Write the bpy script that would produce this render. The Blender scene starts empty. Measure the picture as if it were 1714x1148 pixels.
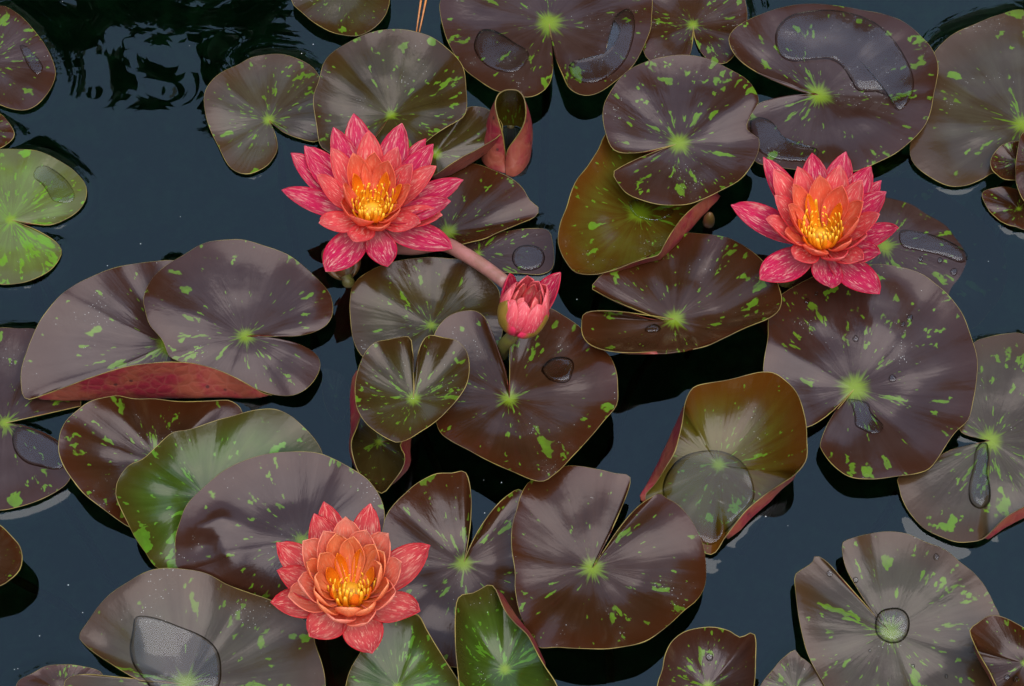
import bpy, bmesh, math, random
import numpy as np
from mathutils import Vector, Matrix, noise
from mathutils.bvhtree import BVHTree

random.seed(11)
R = math.radians
scene = bpy.context.scene
COL = scene.collection

# ------------------------------------------------------------------ camera
IW, IH = 1714.0, 1148.0
PITCH = R(62.0)
DIST = 1.42
HF = R(28.0)
cam_pos = Vector((0.0, -DIST * math.cos(PITCH), DIST * math.sin(PITCH)))
cam = bpy.data.cameras.new('Camera')
cam.sensor_width = 36.0
cam.lens = 18.0 / math.tan(HF / 2)
cam.clip_start = 0.05
cam.clip_end = 2000.0
cam_ob = bpy.data.objects.new('Camera', cam)
cam_ob.location = cam_pos
cam_ob.rotation_euler = (math.pi / 2 - PITCH, 0, 0)
COL.objects.link(cam_ob)
scene.camera = cam_ob
scene.render.resolution_x = 1024
scene.render.resolution_y = 686

# ------------------------------------------------------------------ light
SUN_EL, SUN_AZ = R(70.0), R(150.0)          # azimuth measured from +Y (away from camera) towards +X
world = bpy.data.worlds.new('World')
scene.world = world
world.use_nodes = True
wn = world.node_tree
wn.nodes.clear()
w_out = wn.nodes.new('ShaderNodeOutputWorld')
w_bg = wn.nodes.new('ShaderNodeBackground')
w_sky = wn.nodes.new('ShaderNodeTexSky')
w_sky.sky_type = 'NISHITA'
w_sky.sun_disc = False
w_sky.sun_elevation = SUN_EL
w_sky.sun_rotation = SUN_AZ
w_sky.air_density = 3.0
w_sky.dust_density = 0.7
w_sky.ozone_density = 6.0
w_bg.inputs['Strength'].default_value = 0.15
wn.links.new(w_sky.outputs[0], w_bg.inputs['Color'])
wn.links.new(w_bg.outputs[0], w_out.inputs['Surface'])

sun = bpy.data.lights.new('Sun', 'SUN')
sun.energy = 1.5
sun.angle = R(70.0)
sun.color = (1.0, 0.93, 0.84)
sun_ob = bpy.data.objects.new('Sun', sun)
sd = Vector((math.sin(SUN_AZ) * math.cos(SUN_EL), math.cos(SUN_AZ) * math.cos(SUN_EL), math.sin(SUN_EL)))
sun_ob.rotation_euler = sd.to_track_quat('Z', 'Y').to_euler()
sun_ob.location = sd * 20
COL.objects.link(sun_ob)

scene.view_settings.view_transform = 'Standard'
scene.view_settings.look = 'None'
scene.view_settings.exposure = 1.68
scene.view_settings.gamma = 1.0
scene.render.engine = 'CYCLES'

# ------------------------------------------------------------------ pixel -> place helpers
F_PX = (IW / 2) / math.tan(HF / 2)
_f = Vector((0, math.cos(PITCH), -math.sin(PITCH)))
_u = Vector((0, math.sin(PITCH), math.cos(PITCH)))
_r = Vector((1, 0, 0))

def ray(px, py):
    return (_f + _r * ((px - IW / 2) / F_PX) - _u * ((py - IH / 2) / F_PX)).normalized()

def bp(px, py, z):
    d = ray(px, py)
    return cam_pos + d * ((z - cam_pos.z) / d.z)

# ------------------------------------------------------------------ generic helpers
def empty(name, loc=(0, 0, 0)):
    o = bpy.data.objects.new(name, None)
    o.empty_display_size = 0.02
    o.location = loc
    COL.objects.link(o)
    return o

def tag(o, label, cat, group=None, kind=None):
    if label: o['label'] = label
    if cat: o['category'] = cat
    if group: o['group'] = group
    if kind: o['kind'] = kind
    return o

def mesh_obj(name, verts, faces, mat, parent=None, smooth=True, attrs=None):
    me = bpy.data.meshes.new(name)
    me.from_pydata([tuple(v) for v in verts], [], faces)
    if smooth:
        me.polygons.foreach_set('use_smooth', [True] * len(me.polygons))
    if attrs:
        for an, (typ, vals) in attrs.items():
            a = me.attributes.new(an, typ, 'POINT')
            if typ == 'FLOAT':
                a.data.foreach_set('value', np.asarray(vals, dtype=np.float32).ravel())
            else:
                a.data.foreach_set('vector', np.asarray(vals, dtype=np.float32).ravel())
    me.materials.append(mat)
    me.update()
    o = bpy.data.objects.new(name, me)
    COL.objects.link(o)
    if parent is not None:
        o.parent = parent
        o.location = -Vector(parent.location)      # the vertices are written in world space
    return o

def tube(pts, radii, sides=7, cap=True):
    pts = [Vector(p) for p in pts]
    vs, fs = [], []
    n = len(pts)
    prev = None
    for i, p in enumerate(pts):
        t = (pts[min(i + 1, n - 1)] - pts[max(i - 1, 0)])
        t = t.normalized() if t.length > 1e-9 else Vector((0, 0, 1))
        a = Vector((0, 0, 1)) if abs(t.z) < 0.9 else Vector((1, 0, 0))
        if prev is not None: a = prev
        x = (a - t * a.dot(t))
        x = x.normalized() if x.length > 1e-9 else t.orthogonal().normalized()
        y = t.cross(x)
        prev = x
        r = radii[i] if hasattr(radii, '__len__') else radii
        for k in range(sides):
            an = 2 * math.pi * k / sides
            vs.append(p + x * (math.cos(an) * r) + y * (math.sin(an) * r))
    for i in range(n - 1):
        for k in range(sides):
            k2 = (k + 1) % sides
            fs.append((i * sides + k, i * sides + k2, (i + 1) * sides + k2, (i + 1) * sides + k))
    if cap:
        fs.append(tuple(reversed(range(sides))))
        fs.append(tuple((n - 1) * sides + k for k in range(sides)))
    return vs, fs

def catmull(P, n, closed=False):
    """resample a polyline (list of np rows) with a centripetal-ish Catmull-Rom spline into n points"""
    P = np.asarray(P, dtype=float)
    m = len(P)
    dense = []
    segs = m if closed else m - 1
    for i in range(segs):
        if closed:
            p0, p1, p2, p3 = P[(i - 1) % m], P[i], P[(i + 1) % m], P[(i + 2) % m]
        else:
            p1, p2 = P[i], P[i + 1]
            p0 = P[i - 1] if i > 0 else p1
            p3 = P[i + 2] if i + 2 < m else p2
        for k in range(12):
            t = k / 12.0
            dense.append(0.5 * ((2 * p1) + (-p0 + p2) * t + (2 * p0 - 5 * p1 + 4 * p2 - p3) * t * t + (-p0 + 3 * p1 - 3 * p2 + p3) * t ** 3))
    dense.append(P[0] if closed else P[-1])
    dense = np.array(dense)
    s = np.concatenate([[0], np.cumsum(np.linalg.norm(np.diff(dense[:, :2], axis=0), axis=1))])
    q = np.linspace(0, s[-1], n)
    return np.stack([np.interp(q, s, dense[:, c]) for c in range(P.shape[1])], axis=1)

# ------------------------------------------------------------------ materials
class NT:
    def __init__(s, name):
        s.m = bpy.data.materials.new(name)
        s.m.use_nodes = True
        s.t = s.m.node_tree
        s.t.nodes.clear()
        s.out = s.n('ShaderNodeOutputMaterial')
    def n(s, typ, **kw):
        nd = s.t.nodes.new(typ)
        for k, v in kw.items(): setattr(nd, k, v)
        return nd
    def l(s, a, b): s.t.links.new(a, b)
    def val(s, x, sock):
        if isinstance(x, (int, float)): sock.default_value = x
        elif isinstance(x, (tuple, list)): sock.default_value = x if len(x) == len(sock.default_value) else tuple(x) + (1.0,)
        else: s.l(x, sock)
    def math(s, op, a, b=0.0, c=None, clamp=False):
        nd = s.n('ShaderNodeMath', operation=op, use_clamp=clamp)
        s.val(a, nd.inputs[0]); s.val(b, nd.inputs[1])
        if c is not None: s.val(c, nd.inputs[2])
        return nd.outputs[0]
    def vmath(s, op, a, b):
        nd = s.n('ShaderNodeVectorMath', operation=op)
        s.val(a, nd.inputs[0]); s.val(b, nd.inputs[1])
        return nd.outputs[0]
    def step(s, x, lo, hi):
        nd = s.n('ShaderNodeMapRange', interpolation_type='SMOOTHSTEP')
        s.val(x, nd.inputs['Value']); s.val(lo, nd.inputs['From Min']); s.val(hi, nd.inputs['From Max'])
        return nd.outputs['Result']
    def noise(s, vec, scale=1.0, detail=2.0, rough=0.5, dist=0.0):
        nd = s.n('ShaderNodeTexNoise')
        if vec is not None: s.l(vec, nd.inputs['Vector'])
        nd.inputs['Scale'].default_value = scale
        nd.inputs['Detail'].default_value = detail
        nd.inputs['Roughness'].default_value = rough
        nd.inputs['Distortion'].default_value = dist
        return nd.outputs['Fac']
    def mix(s, f, a, b):
        nd = s.n('ShaderNodeMix', data_type='RGBA')
        s.val(f, nd.inputs[0]); s.val(a, nd.inputs[6]); s.val(b, nd.inputs[7])
        return nd.outputs[2]
    def attr(s, name):
        return s.n('ShaderNodeAttribute', attribute_name=name)
    def bump(s, h, strength, dist):
        nd = s.n('ShaderNodeBump')
        nd.inputs['Strength'].default_value = strength
        nd.inputs['Distance'].default_value = dist
        s.l(h, nd.inputs['Height'])
        return nd.outputs[0]
    def bsdf(s, color, rough=0.5, spec=0.5, normal=None, ior=1.45, coat=0.0, coat_rough=0.1, tint=None):
        p = s.n('ShaderNodeBsdfPrincipled')
        s.val(color, p.inputs['Base Color']); s.val(rough, p.inputs['Roughness'])
        s.val(spec, p.inputs['Specular IOR Level'])
        p.inputs['IOR'].default_value = ior
        s.val(coat, p.inputs['Coat Weight']); p.inputs['Coat Roughness'].default_value = coat_rough
        if tint is not None: s.val(tint, p.inputs['Specular Tint'])
        if normal is not None: s.l(normal, p.inputs['Normal'])
        return p.outputs[0]
    def done(s, shader):
        s.l(shader, s.out.inputs['Surface'])
        return s.m

def leaf_material(name, c1, c2, edge, fleck, dens=0.0):
    k = NT(name)
    polar = k.attr('polar').outputs['Vector']
    seed = k.attr('seed').outputs['Fac']
    pos = k.n('ShaderNodeTexCoord').outputs['Object']
    off = k.n('ShaderNodeCombineXYZ')
    k.val(k.math('MULTIPLY', seed, 17.3), off.inputs[0]); k.val(k.math('MULTIPLY', seed, 9.1), off.inputs[1]); k.val(k.math('MULTIPLY', seed, 5.7), off.inputs[2])
    sep = k.n('ShaderNodeSeparateXYZ'); k.l(polar, sep.inputs[0])
    rho = sep.outputs[2]
    def pc(ka, kr, extra=0.0):
        v = k.vmath('MULTIPLY', polar, (ka, ka, kr))
        v = k.vmath('ADD', v, off.outputs[0])
        return k.vmath('ADD', v, (extra, extra * .7, extra * 1.3))
    wob = k.n('ShaderNodeTexNoise'); wob.inputs['Scale'].default_value = 130.0; wob.inputs['Detail'].default_value = 2.0
    k.l(pos, wob.inputs['Vector'])
    wv = k.vmath('MULTIPLY', k.vmath('SUBTRACT', wob.outputs['Color'], (0.5, 0.5, 0.5)), (0.55, 0.55, 0.55))
    # flecks: long in the radial direction, ragged edges
    dn = k.noise(pc(1.1, 1.2, 31.0), 1.0, 1.0)
    dn = k.math('MULTIPLY', k.math('SUBTRACT', dn, 0.5), 0.28)
    thr = k.math('SUBTRACT', 0.650 - dens, dn)
    f1 = k.noise(k.vmath('ADD', pc(4.4, 3.2), wv), 1.0, 2.2, 0.55)
    m1 = k.step(f1, thr, k.math('ADD', thr, 0.032))
    thr2 = k.math('ADD', thr, 0.022)
    f2 = k.noise(k.vmath('ADD', pc(11.0, 8.0, 7.7), wv), 1.0, 2.0, 0.5)
    m2 = k.step(f2, thr2, k.math('ADD', thr2, 0.03))
    fl = k.math('MAXIMUM', m1, m2)
    fl = k.math('MULTIPLY', fl, k.math('ADD', 0.60, k.math('MULTIPLY', k.step(k.noise(pc(3.0, 3.0, 5.5), 1.0, 3.0, 0.7), 0.32, 0.6), 0.40)))
    # the star where the stalk joins
    st = k.noise(pc(4.5, 0.8, 3.1), 1.0, 2.0, 0.6)
    rs = k.math('SUBTRACT', rho, k.math('MULTIPLY', k.math('SUBTRACT', st, 0.46), 0.42))
    sv = k.math('ADD', 0.38, k.math('MULTIPLY', k.math('FRACT', k.math('MULTIPLY', seed, 1.37)), 0.5))
    cen = k.math('SUBTRACT', 1.0, k.step(k.math('DIVIDE', rs, sv), 0.03, 0.17))
    cin = k.math('SUBTRACT', 1.0, k.step(k.math('DIVIDE', rho, sv), 0.02, 0.18))
    # ground colour
    big = k.noise(pos, 22.0, 3.0, 0.55)
    rad = k.noise(pc(8.0, 0.9, 1.9), 1.0, 3.0, 0.6)
    gm = k.step(k.math('ADD', k.math('MULTIPLY', big, 0.65), k.math('MULTIPLY', rad, 0.35)), 0.38, 0.62)
    col = k.mix(gm, c1, c2)
    te = k.attr('edge').outputs['Fac']
    col = k.mix(k.math('MULTIPLY', k.step(te, 0.62, 1.0), 0.85), col, edge)
    fcol = k.mix(k.noise(pos, 160.0, 2.0), fleck, tuple(x * y for x, y in zip(fleck, (0.72, 0.8, 0.9))))
    col = k.mix(fl, col, fcol)
    col = k.mix(k.math('MULTIPLY', cen, 0.7), col, (fleck[0] * 0.95, fleck[1] * 0.85, fleck[2]))
    col = k.mix(k.math('MULTIPLY', cin, 0.8), col, (0.115, 0.155, 0.006))
    # dust and dried lime specks in patches
    vor = k.n('ShaderNodeTexVoronoi'); vor.inputs['Scale'].default_value = 850.0
    k.l(pos, vor.inputs['Vector'])
    vsep = k.n('ShaderNodeSeparateColor'); k.l(vor.outputs['Color'], vsep.inputs[0])
    patch = k.step(k.noise(k.vmath('ADD', pos, off.outputs[0]), 26.0, 3.0, 0.6), 0.56, 0.74)
    dot = k.math('SUBTRACT', 1.0, k.step(vor.outputs['Distance'], 0.10, 0.30))
    dot = k.math('MULTIPLY', dot, k.step(k.math('ADD', vsep.outputs[0], k.math('MULTIPLY', patch, 0.34)), 1.0, 1.06))
    col = k.mix(k.math('MULTIPLY', dot, 0.7), col, (0.42, 0.40, 0.36))
    haze = k.math('MULTIPLY', patch, 0.03)
    col = k.mix(haze, col, (0.20, 0.19, 0.17))
    # relief: radial veins, forked ribs, quilting
    v1 = k.noise(pc(7.0, 0.35, 11.0), 1.0, 1.5, 0.5)
    v2 = k.noise(pc(17.0, 1.6, 23.0), 1.0, 2.0, 0.5)
    q = k.noise(pos, 120.0, 3.0, 0.6)
    wr = k.noise(pc(15.0, 9.0, 41.0), 1.0, 2.0, 0.55)
    wr = k.math('MULTIPLY', wr, k.step(k.noise(pc(1.6, 2.2, 51.0), 1.0, 1.0), 0.42, 0.62))
    h = k.math('ADD', k.math('MULTIPLY', k.math('MULTIPLY', v1, k.step(rho, 0.05, 0.75)), 0.8), k.math('ADD', k.math('MULTIPLY', v2, 0.16), k.math('ADD', k.math('MULTIPLY', q, 0.26), k.math('MULTIPLY', k.math('MULTIPLY', wr, k.step(rho, 0.1, 0.5)), 0.42))))
    h = k.math('ADD', h, k.math('MULTIPLY', dot, 0.10))
    nrm = k.bump(h, 0.24, 0.0020)
    rgh = k.math("ADD", 0.14, k.math('MULTIPLY', k.noise(pos, 60.0, 4.0, 0.6), 0.14))
    rgh = k.math('ADD', rgh, k.math('MULTIPLY', patch, 0.10))
    return k.done(k.bsdf(col, rgh, 0.25, nrm, 1.48, tint=(1.0, 0.90, 0.90)))

M = {}
GRN = (0.074, 0.124, 0.007)
M['brown'] = leaf_material('pad_brown', (0.021, 0.0068, 0.0022), (0.029, 0.0108, 0.0045), (0.031, 0.0075, 0.0020), GRN)
M['purple'] = leaf_material('pad_purple', (0.022, 0.0082, 0.0055), (0.030, 0.0140, 0.0105), (0.027, 0.0078, 0.0032), GRN)
M['olive'] = leaf_material('pad_olive', (0.040, 0.018, 0.0015), (0.050, 0.037, 0.004), (0.062, 0.016, 0.0015), GRN, 0.0)
M['dolive'] = leaf_material('pad_dark_olive', (0.021, 0.0115, 0.0024), (0.030, 0.020, 0.005), (0.027, 0.0105, 0.0024), GRN, 0.0)
M['green'] = leaf_material('pad_green', (0.020, 0.032, 0.0025), (0.033, 0.052, 0.006), (0.030, 0.020, 0.003), (0.065, 0.145, 0.009), 0.01)
M['lime'] = leaf_material('pad_lime', (0.060, 0.062, 0.016), (0.078, 0.105, 0.020), (0.05, 0.045, 0.01), (0.090, 0.17, 0.009), 0.045)
M['grey'] = leaf_material('pad_grey', (0.028, 0.0165, 0.0085), (0.040, 0.029, 0.016), (0.038, 0.0165, 0.006), GRN, 0.005)

def under_material():
    k = NT('pad_underside')
    pos = k.n('ShaderNodeTexCoord').outputs['Object']
    col = k.mix(k.step(k.noise(pos, 45.0, 3.0, 0.6), 0.40, 0.62), (0.15, 0.011, 0.018), (0.17, 0.036, 0.020))
    v = k.n('ShaderNodeTexVoronoi'); v.inputs['Scale'].default_value = 90.0; k.l(pos, v.inputs['Vector'])
    c = k.n('ShaderNodeTexVoronoi', feature='DISTANCE_TO_EDGE'); c.inputs['Scale'].default_value = 120.0; k.l(pos, c.inputs['Vector'])
    col = k.mix(k.math('MULTIPLY', k.math('SUBTRACT', 1.0, k.step(c.outputs[0], 0.0, 0.12)), 0.35), col, (0.19, 0.055, 0.035))
    col = k.mix(k.math('MULTIPLY', k.math('SUBTRACT', 1.0, k.step(v.outputs[0], 0.08, 0.17)), 0.8), col, (0.03, 0.01, 0.01))
    nrm = k.bump(k.math('ADD', c.outputs[0], k.noise(pos, 120.0, 3.0)), 0.5, 0.0012)
    return k.done(k.bsdf(col, 0.45, 0.4, nrm))
M['under'] = under_material()

def simple(name, ca, cb, scale, rough=0.5, bump=0.3, bdist=0.001):
    k = NT(name)
    pos = k.n('ShaderNodeTexCoord').outputs['Object']
    nz = k.noise(pos, scale, 3.0, 0.6)
    return k.done(k.bsdf(k.mix(k.step(nz, 0.35, 0.65), ca, cb), rough, 0.4, k.bump(nz, bump, bdist)))
M['rim'] = simple('pad_rim', (0.085, 0.052, 0.012), (0.21, 0.145, 0.030), 38.0, 0.5)
M['petiole'] = simple('petiole_olive', (0.10, 0.085, 0.015), (0.075, 0.05, 0.02), 90.0)
M['pinkstem'] = simple('stalk_pink', (0.26, 0.10, 0.085), (0.20, 0.085, 0.06), 120.0, 0.4)
M['sepal'] = simple('sepal_brown', (0.075, 0.040, 0.010), (0.11, 0.035, 0.014), 110.0, 0.4)
M['needle'] = simple('needle_orange', (0.38, 0.13, 0.03), (0.28, 0.09, 0.02), 200.0, 0.45)
M['bark'] = simple('bark', (0.05, 0.035, 0.025), (0.09, 0.07, 0.05), 9.0, 0.8, 0.8, 0.02)
M['treeleaf'] = simple('tree_leaves', (0.030, 0.055, 0.014), (0.050, 0.085, 0.022), 1.5, 0.5)
M['bank'] = simple('bank_grass', (0.045, 0.075, 0.02), (0.07, 0.085, 0.03), 3.0, 0.9)
M['speck'] = simple('speck', (0.45, 0.45, 0.42), (0.3, 0.3, 0.28), 300.0, 0.7)

def bed_material():
    k = NT('pond_bed_mud')
    pos = k.n('ShaderNodeTexCoord').outputs['Object']
    nz = k.noise(pos, 30.0, 5.0, 0.7)
    return k.done(k.bsdf(k.mix(k.step(nz, 0.4, 0.7), (0.008, 0.026, 0.010), (0.024, 0.070, 0.028)), 0.9, 0.1))
M['bed'] = bed_material()

def water_material():
    k = NT('pond_water')
    pos = k.n('ShaderNodeTexCoord').outputs['Object']
    h = k.noise(pos, 9.0, 1.0, 0.4)
    nrm = k.bump(h, 0.10, 0.01)
    fr = k.n('ShaderNodeFresnel'); fr.inputs['IOR'].default_value = 1.333; k.l(nrm, fr.inputs['Normal'])
    rf = k.n('ShaderNodeBsdfRefraction'); rf.inputs['IOR'].default_value = 1.333; rf.inputs['Roughness'].default_value = 0.0
    rf.inputs['Color'].default_value = (0.20, 0.27, 0.24, 1)
    gl = k.n('ShaderNodeBsdfGlossy'); gl.inputs['Roughness'].default_value = 0.0; gl.inputs['Color'].default_value = (1, 1, 1, 1)
    k.l(nrm, gl.inputs['Normal']); k.l(nrm, rf.inputs['Normal'])
    mx = k.n('ShaderNodeMixShader')
    k.l(fr.outputs[0], mx.inputs[0]); k.l(rf.outputs[0], mx.inputs[1]); k.l(gl.outputs[0], mx.inputs[2])
    return k.done(mx.outputs[0])
M['water'] = water_material()

def film_material():
    k = NT('clear_water_film')
    fr = k.n('ShaderNodeFresnel'); fr.inputs['IOR'].default_value = 1.333
    tr = k.n('ShaderNodeBsdfTransparent'); tr.inputs['Color'].default_value = (0.86, 0.86, 0.86, 1)
    gl = k.n('ShaderNodeBsdfGlossy'); gl.inputs['Roughness'].default_value = 0.09
    mx = k.n('ShaderNodeMixShader')
    k.l(fr.outputs[0], mx.inputs[0]); k.l(tr.outputs[0], mx.inputs[1]); k.l(gl.outputs[0], mx.inputs[2])
    return k.done(mx.outputs[0])
M['film'] = film_material()

def petal_material(name, base, body, tip, edge, fleck, trans=0.45, fl_amt=0.9, glow=None):
    k = NT(name)
    uv = k.attr('pt').outputs['Vector']
    sep = k.n('ShaderNodeSeparateXYZ'); k.l(uv, sep.inputs[0])
    u, t = sep.outputs[0], sep.outputs[1]
    rnd = k.n('ShaderNodeObjectInfo').outputs['Random']
    au = k.math('ABSOLUTE', u)
    col = k.mix(k.step(t, 0.05, 0.55), base, body)
    col = k.mix(k.step(t, 0.6, 1.0), col, tip)
    # lengthwise streaks and pale flecks
    v = k.vmath('MULTIPLY', uv, (3.6, 3.4, 1.0))
    o = k.n('ShaderNodeCombineXYZ'); k.val(k.math('MULTIPLY', rnd, 91.0), o.inputs[0]); k.val(k.math('MULTIPLY', rnd, 37.0), o.inputs[1])
    v = k.vmath('ADD', v, o.outputs[0])
    s1 = k.noise(v, 1.0, 3.0, 0.7)
    m1 = k.step(s1, 0.52, 0.72)
    v2 = k.vmath('ADD', k.vmath('MULTIPLY', uv, (12.0, 6.5, 1.0)), o.outputs[0])
    s2 = k.noise(v2, 1.0, 3.0, 0.65)
    m2 = k.step(s2, 0.56, 0.64)
    vein = k.noise(k.vmath('ADD', k.vmath('MULTIPLY', uv, (9.0, 0.7, 1.0)), o.outputs[0]), 1.0, 2.0, 0.5)
    col = k.mix(k.math('MULTIPLY', k.step(vein, 0.48, 0.68), 0.12), col, fleck)
    col = k.mix(k.math('MULTIPLY', k.math('MAXIMUM', k.math('MULTIPLY', m1, 0.75), m2), fl_amt), col, fleck)
    col = k.mix(k.math('MULTIPLY', k.step(au, 0.82, 1.0), 0.7), col, edge)
    nrm = k.bump(k.math('ADD', vein, k.math('MULTIPLY', s1, 0.5)), 0.35, 0.0012)
    p = k.bsdf(col, 0.42, 0.35, nrm)
    tl = k.n('ShaderNodeBsdfTranslucent'); k.l(col, tl.inputs['Color']); k.l(nrm, tl.inputs['Normal'])
    mx = k.n('ShaderNodeMixShader'); mx.inputs[0].default_value = trans
    k.l(p, mx.inputs[1]); k.l(tl.outputs[0], mx.inputs[2])
    return k.done(mx.outputs[0])
M['petal_out'] = petal_material('petal_crimson', (0.60, 0.16, 0.17), (0.56, 0.018, 0.085), (0.54, 0.013, 0.070), (0.52, 0.004, 0.030), (0.80, 0.42, 0.34))
M['petal_mid'] = petal_material('petal_rose', (0.72, 0.040, 0.022), (0.74, 0.080, 0.085), (0.76, 0.120, 0.125), (0.70, 0.035, 0.048), (0.88, 0.46, 0.34))
M['petal_in'] = petal_material('petal_coral', (0.80, 0.085, 0.006), (0.80, 0.125, 0.055), (0.81, 0.165, 0.095), (0.78, 0.13, 0.07), (0.88, 0.40, 0.22), fl_amt=0.6)
M['petaloid'] = petal_material('petal_orange', (0.86, 0.30, 0.004), (0.86, 0.22, 0.006), (0.84, 0.20, 0.012), (0.84, 0.20, 0.01), (0.9, 0.34, 0.03), fl_amt=0.3)
M['petal_out3'] = petal_material('petal_rose_pale', (0.74, 0.25, 0.19), (0.68, 0.095, 0.095), (0.58, 0.026, 0.044), (0.54, 0.008, 0.018), (0.88, 0.48, 0.34))
M['petal_mid3'] = petal_material('petal_salmon', (0.82, 0.14, 0.045), (0.83, 0.21, 0.12), (0.84, 0.27, 0.18), (0.82, 0.22, 0.13), (0.92, 0.54, 0.36), fl_amt=0.7)
M['petal_in3'] = petal_material('petal_apricot', (0.86, 0.17, 0.012), (0.86, 0.23, 0.075), (0.87, 0.29, 0.12), (0.85, 0.24, 0.10), (0.93, 0.46, 0.22), fl_amt=0.5)
M['bud_in'] = petal_material('bud_rose', (0.62, 0.030, 0.045), (0.66, 0.050, 0.085), (0.74, 0.115, 0.130), (0.74, 0.12, 0.13), (0.86, 0.32, 0.30))

def sepal_petal_material():
    k = NT('sepal_olive_pink')
    uv = k.attr('pt').outputs['Vector']
    sep = k.n('ShaderNodeSeparateXYZ'); k.l(uv, sep.inputs[0])
    au = k.math('ABSOLUTE', sep.outputs[0])
    pos = k.n('ShaderNodeTexCoord').outputs['Object']
    nz = k.noise(pos, 150.0, 3.0)
    col = k.mix(nz, (0.12, 0.075, 0.008), (0.20, 0.10, 0.015))
    col = k.mix(k.step(k.math('ADD', au, k.math('MULTIPLY', k.math('SUBTRACT', nz, 0.5), 0.5)), 0.45, 0.85), col, (0.46, 0.018, 0.055))
    return k.done(k.bsdf(col, 0.4, 0.4, k.bump(nz, 0.3, 0.0008)))
M['sepal2'] = sepal_petal_material()

def stamen_material():
    k = NT('stamen_yellow')
    uv = k.attr('pt').outputs['Vector']
    sep = k.n('ShaderNodeSeparateXYZ'); k.l(uv, sep.inputs[0])
    col = k.mix(k.step(sep.outputs[1], 0.0, 0.55), (0.66, 0.19, 0.004), (0.86, 0.36, 0.008))
    col = k.mix(k.step(sep.outputs[1], 0.7, 0.95), col, (0.92, 0.58, 0.05))
    p = k.bsdf(col, 0.75, 0.15)
    tl = k.n('ShaderNodeBsdfTranslucent'); k.l(col, tl.inputs['Color'])
    mx = k.n('ShaderNodeMixShader'); mx.inputs[0].default_value = 0.4
    k.l(p, mx.inputs[1]); k.l(tl.outputs[0], mx.inputs[2])
    return k.done(mx.outputs[0])
M['stamen'] = stamen_material()
M['disc'] = simple('flower_disc', (0.55, 0.26, 0.01), (0.42, 0.18, 0.01), 200.0, 0.5)

# ------------------------------------------------------------------ lily pads: traced outlines, each at its own height
PADS = {}
def pad(key, mat, cen, zc, ze, pts, label, closed=False, lifts=(), folds=(), p=2.0, wave=0.0016, sub=False, crease=()):
    PADS[key] = dict(mat=mat, cen=cen, zc=zc, ze=ze, pts=pts, label=label, closed=closed, lifts=lifts, folds=folds, p=p, wave=wave, sub=sub, crease=crease)

pad('P1', 'purple', (-25, 105), .0035, .004, [(-45, 15), (0, 10), (21, 19), (45, 38), (68, 66), (84, 91), (92, 119), (88, 140), (79, 158), (63, 175), (42, 185), (17, 182), (0, 175), (-40, 165), (-75, 130), (-85, 90), (-75, 45)],
    'brown spotted lily pad floating flat in the corner beneath the tree reflection', True)
pad('P2', 'brown', (-25, 218), .003, .004, [(0, 190), (14, 205), (22, 218), (24, 228), (15, 238), (0, 247), (-30, 255), (-60, 240), (-65, 210), (-40, 185), (-15, 182)],
    'small brown lily pad tip poking in above the pale green pad', True)
pad('P3', 'lime', (18, 368), .0035, .004, [(35, 370), (63, 375), (84, 376), (105, 369), (130, 353), (142, 336), (144, 317), (138, 301), (119, 280), (91, 264), (63, 254), (35, 250), (0, 250), (-55, 262), (-95, 295), (-115, 340), (-115, 390), (-95, 440), (-50, 470), (0, 476), (21, 475), (52, 470), (77, 458), (91, 445), (100, 430), (102, 417), (94, 405), (77, 393), (52, 380), (35, 375)],
    'pale lime green lily pad with bright centre and open notch on calm water')
pad('P4', 'dolive', (575, -25), .007, .009, [(488, 0), (502, 17), (520, 33), (541, 45), (565, 54), (590, 59), (607, 56), (628, 45), (642, 30), (649, 16), (652, 0), (648, -40), (620, -80), (570, -95), (520, -75), (492, -40)],
    'brown lily pad with big lime blotches beside the orange pine needles', True)
pad('P5', 'grey', (450, 201), .004, .005, [(458, 209), (476, 222), (500, 231), (532, 235), (546, 205), (546, 160), (534, 128), (518, 108), (490, 95), (458, 90), (427, 93), (399, 107), (371, 122), (352, 140), (343, 158), (343, 182), (350, 210), (364, 241), (378, 270), (392, 284), (410, 290), (427, 287), (448, 275), (462, 255), (464, 238), (457, 215)],
    'heart shaped grey brown lily pad covered in green flecks, alone on open water', lifts=[(360, 140, 40, .010), (480, 228, 30, .004), (420, 285, 40, .005)])
pad('P6', 'dolive', (655, 194), .022, .032, [(606, 276), (646, 266), (677, 255), (709, 241), (726, 227), (747, 213), (774, 196), (781, 178), (780, 147), (775, 115), (763, 94), (744, 75), (719, 59), (688, 52), (656, 51), (625, 55), (597, 65), (565, 84), (543, 108), (532, 140), (525, 168), (530, 210), (536, 241), (550, 255), (572, 268), (598, 273)],
    'large dark olive lily pad with silvery wrinkled sheen behind an open flower', wave=.002, lifts=[(530, 150, 60, .040), (600, 272, 60, .024), (700, 240, 50, .028)], crease=[(655, 194, 530, 130, .0035, .018), (655, 194, 760, 90, -.003, .02), (655, 194, 775, 190, .003, .015)])
pad('P7', 'purple', (919, 38), .008, .012, [(921, 56), (924, 80), (925, 115), (921, 136), (912, 150), (894, 161), (873, 163), (852, 157), (828, 150), (800, 133), (779, 117), (763, 93), (749, 66), (740, 38), (736, 14), (738, 0), (755, -50), (800, -95), (860, -120), (930, -128), (1000, -115), (1050, -80), (1085, -35), (1092, 0), (1091, 31), (1088, 52), (1074, 84), (1057, 111), (1036, 131), (1011, 150), (990, 158), (970, 157), (952, 146), (942, 125), (933, 105), (927, 84), (924, 59)],
    'broad purple brown lily pad holding two curved pools of water', lifts=[(890, 160, 50, .018), (980, 158, 50, .016)])
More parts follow.
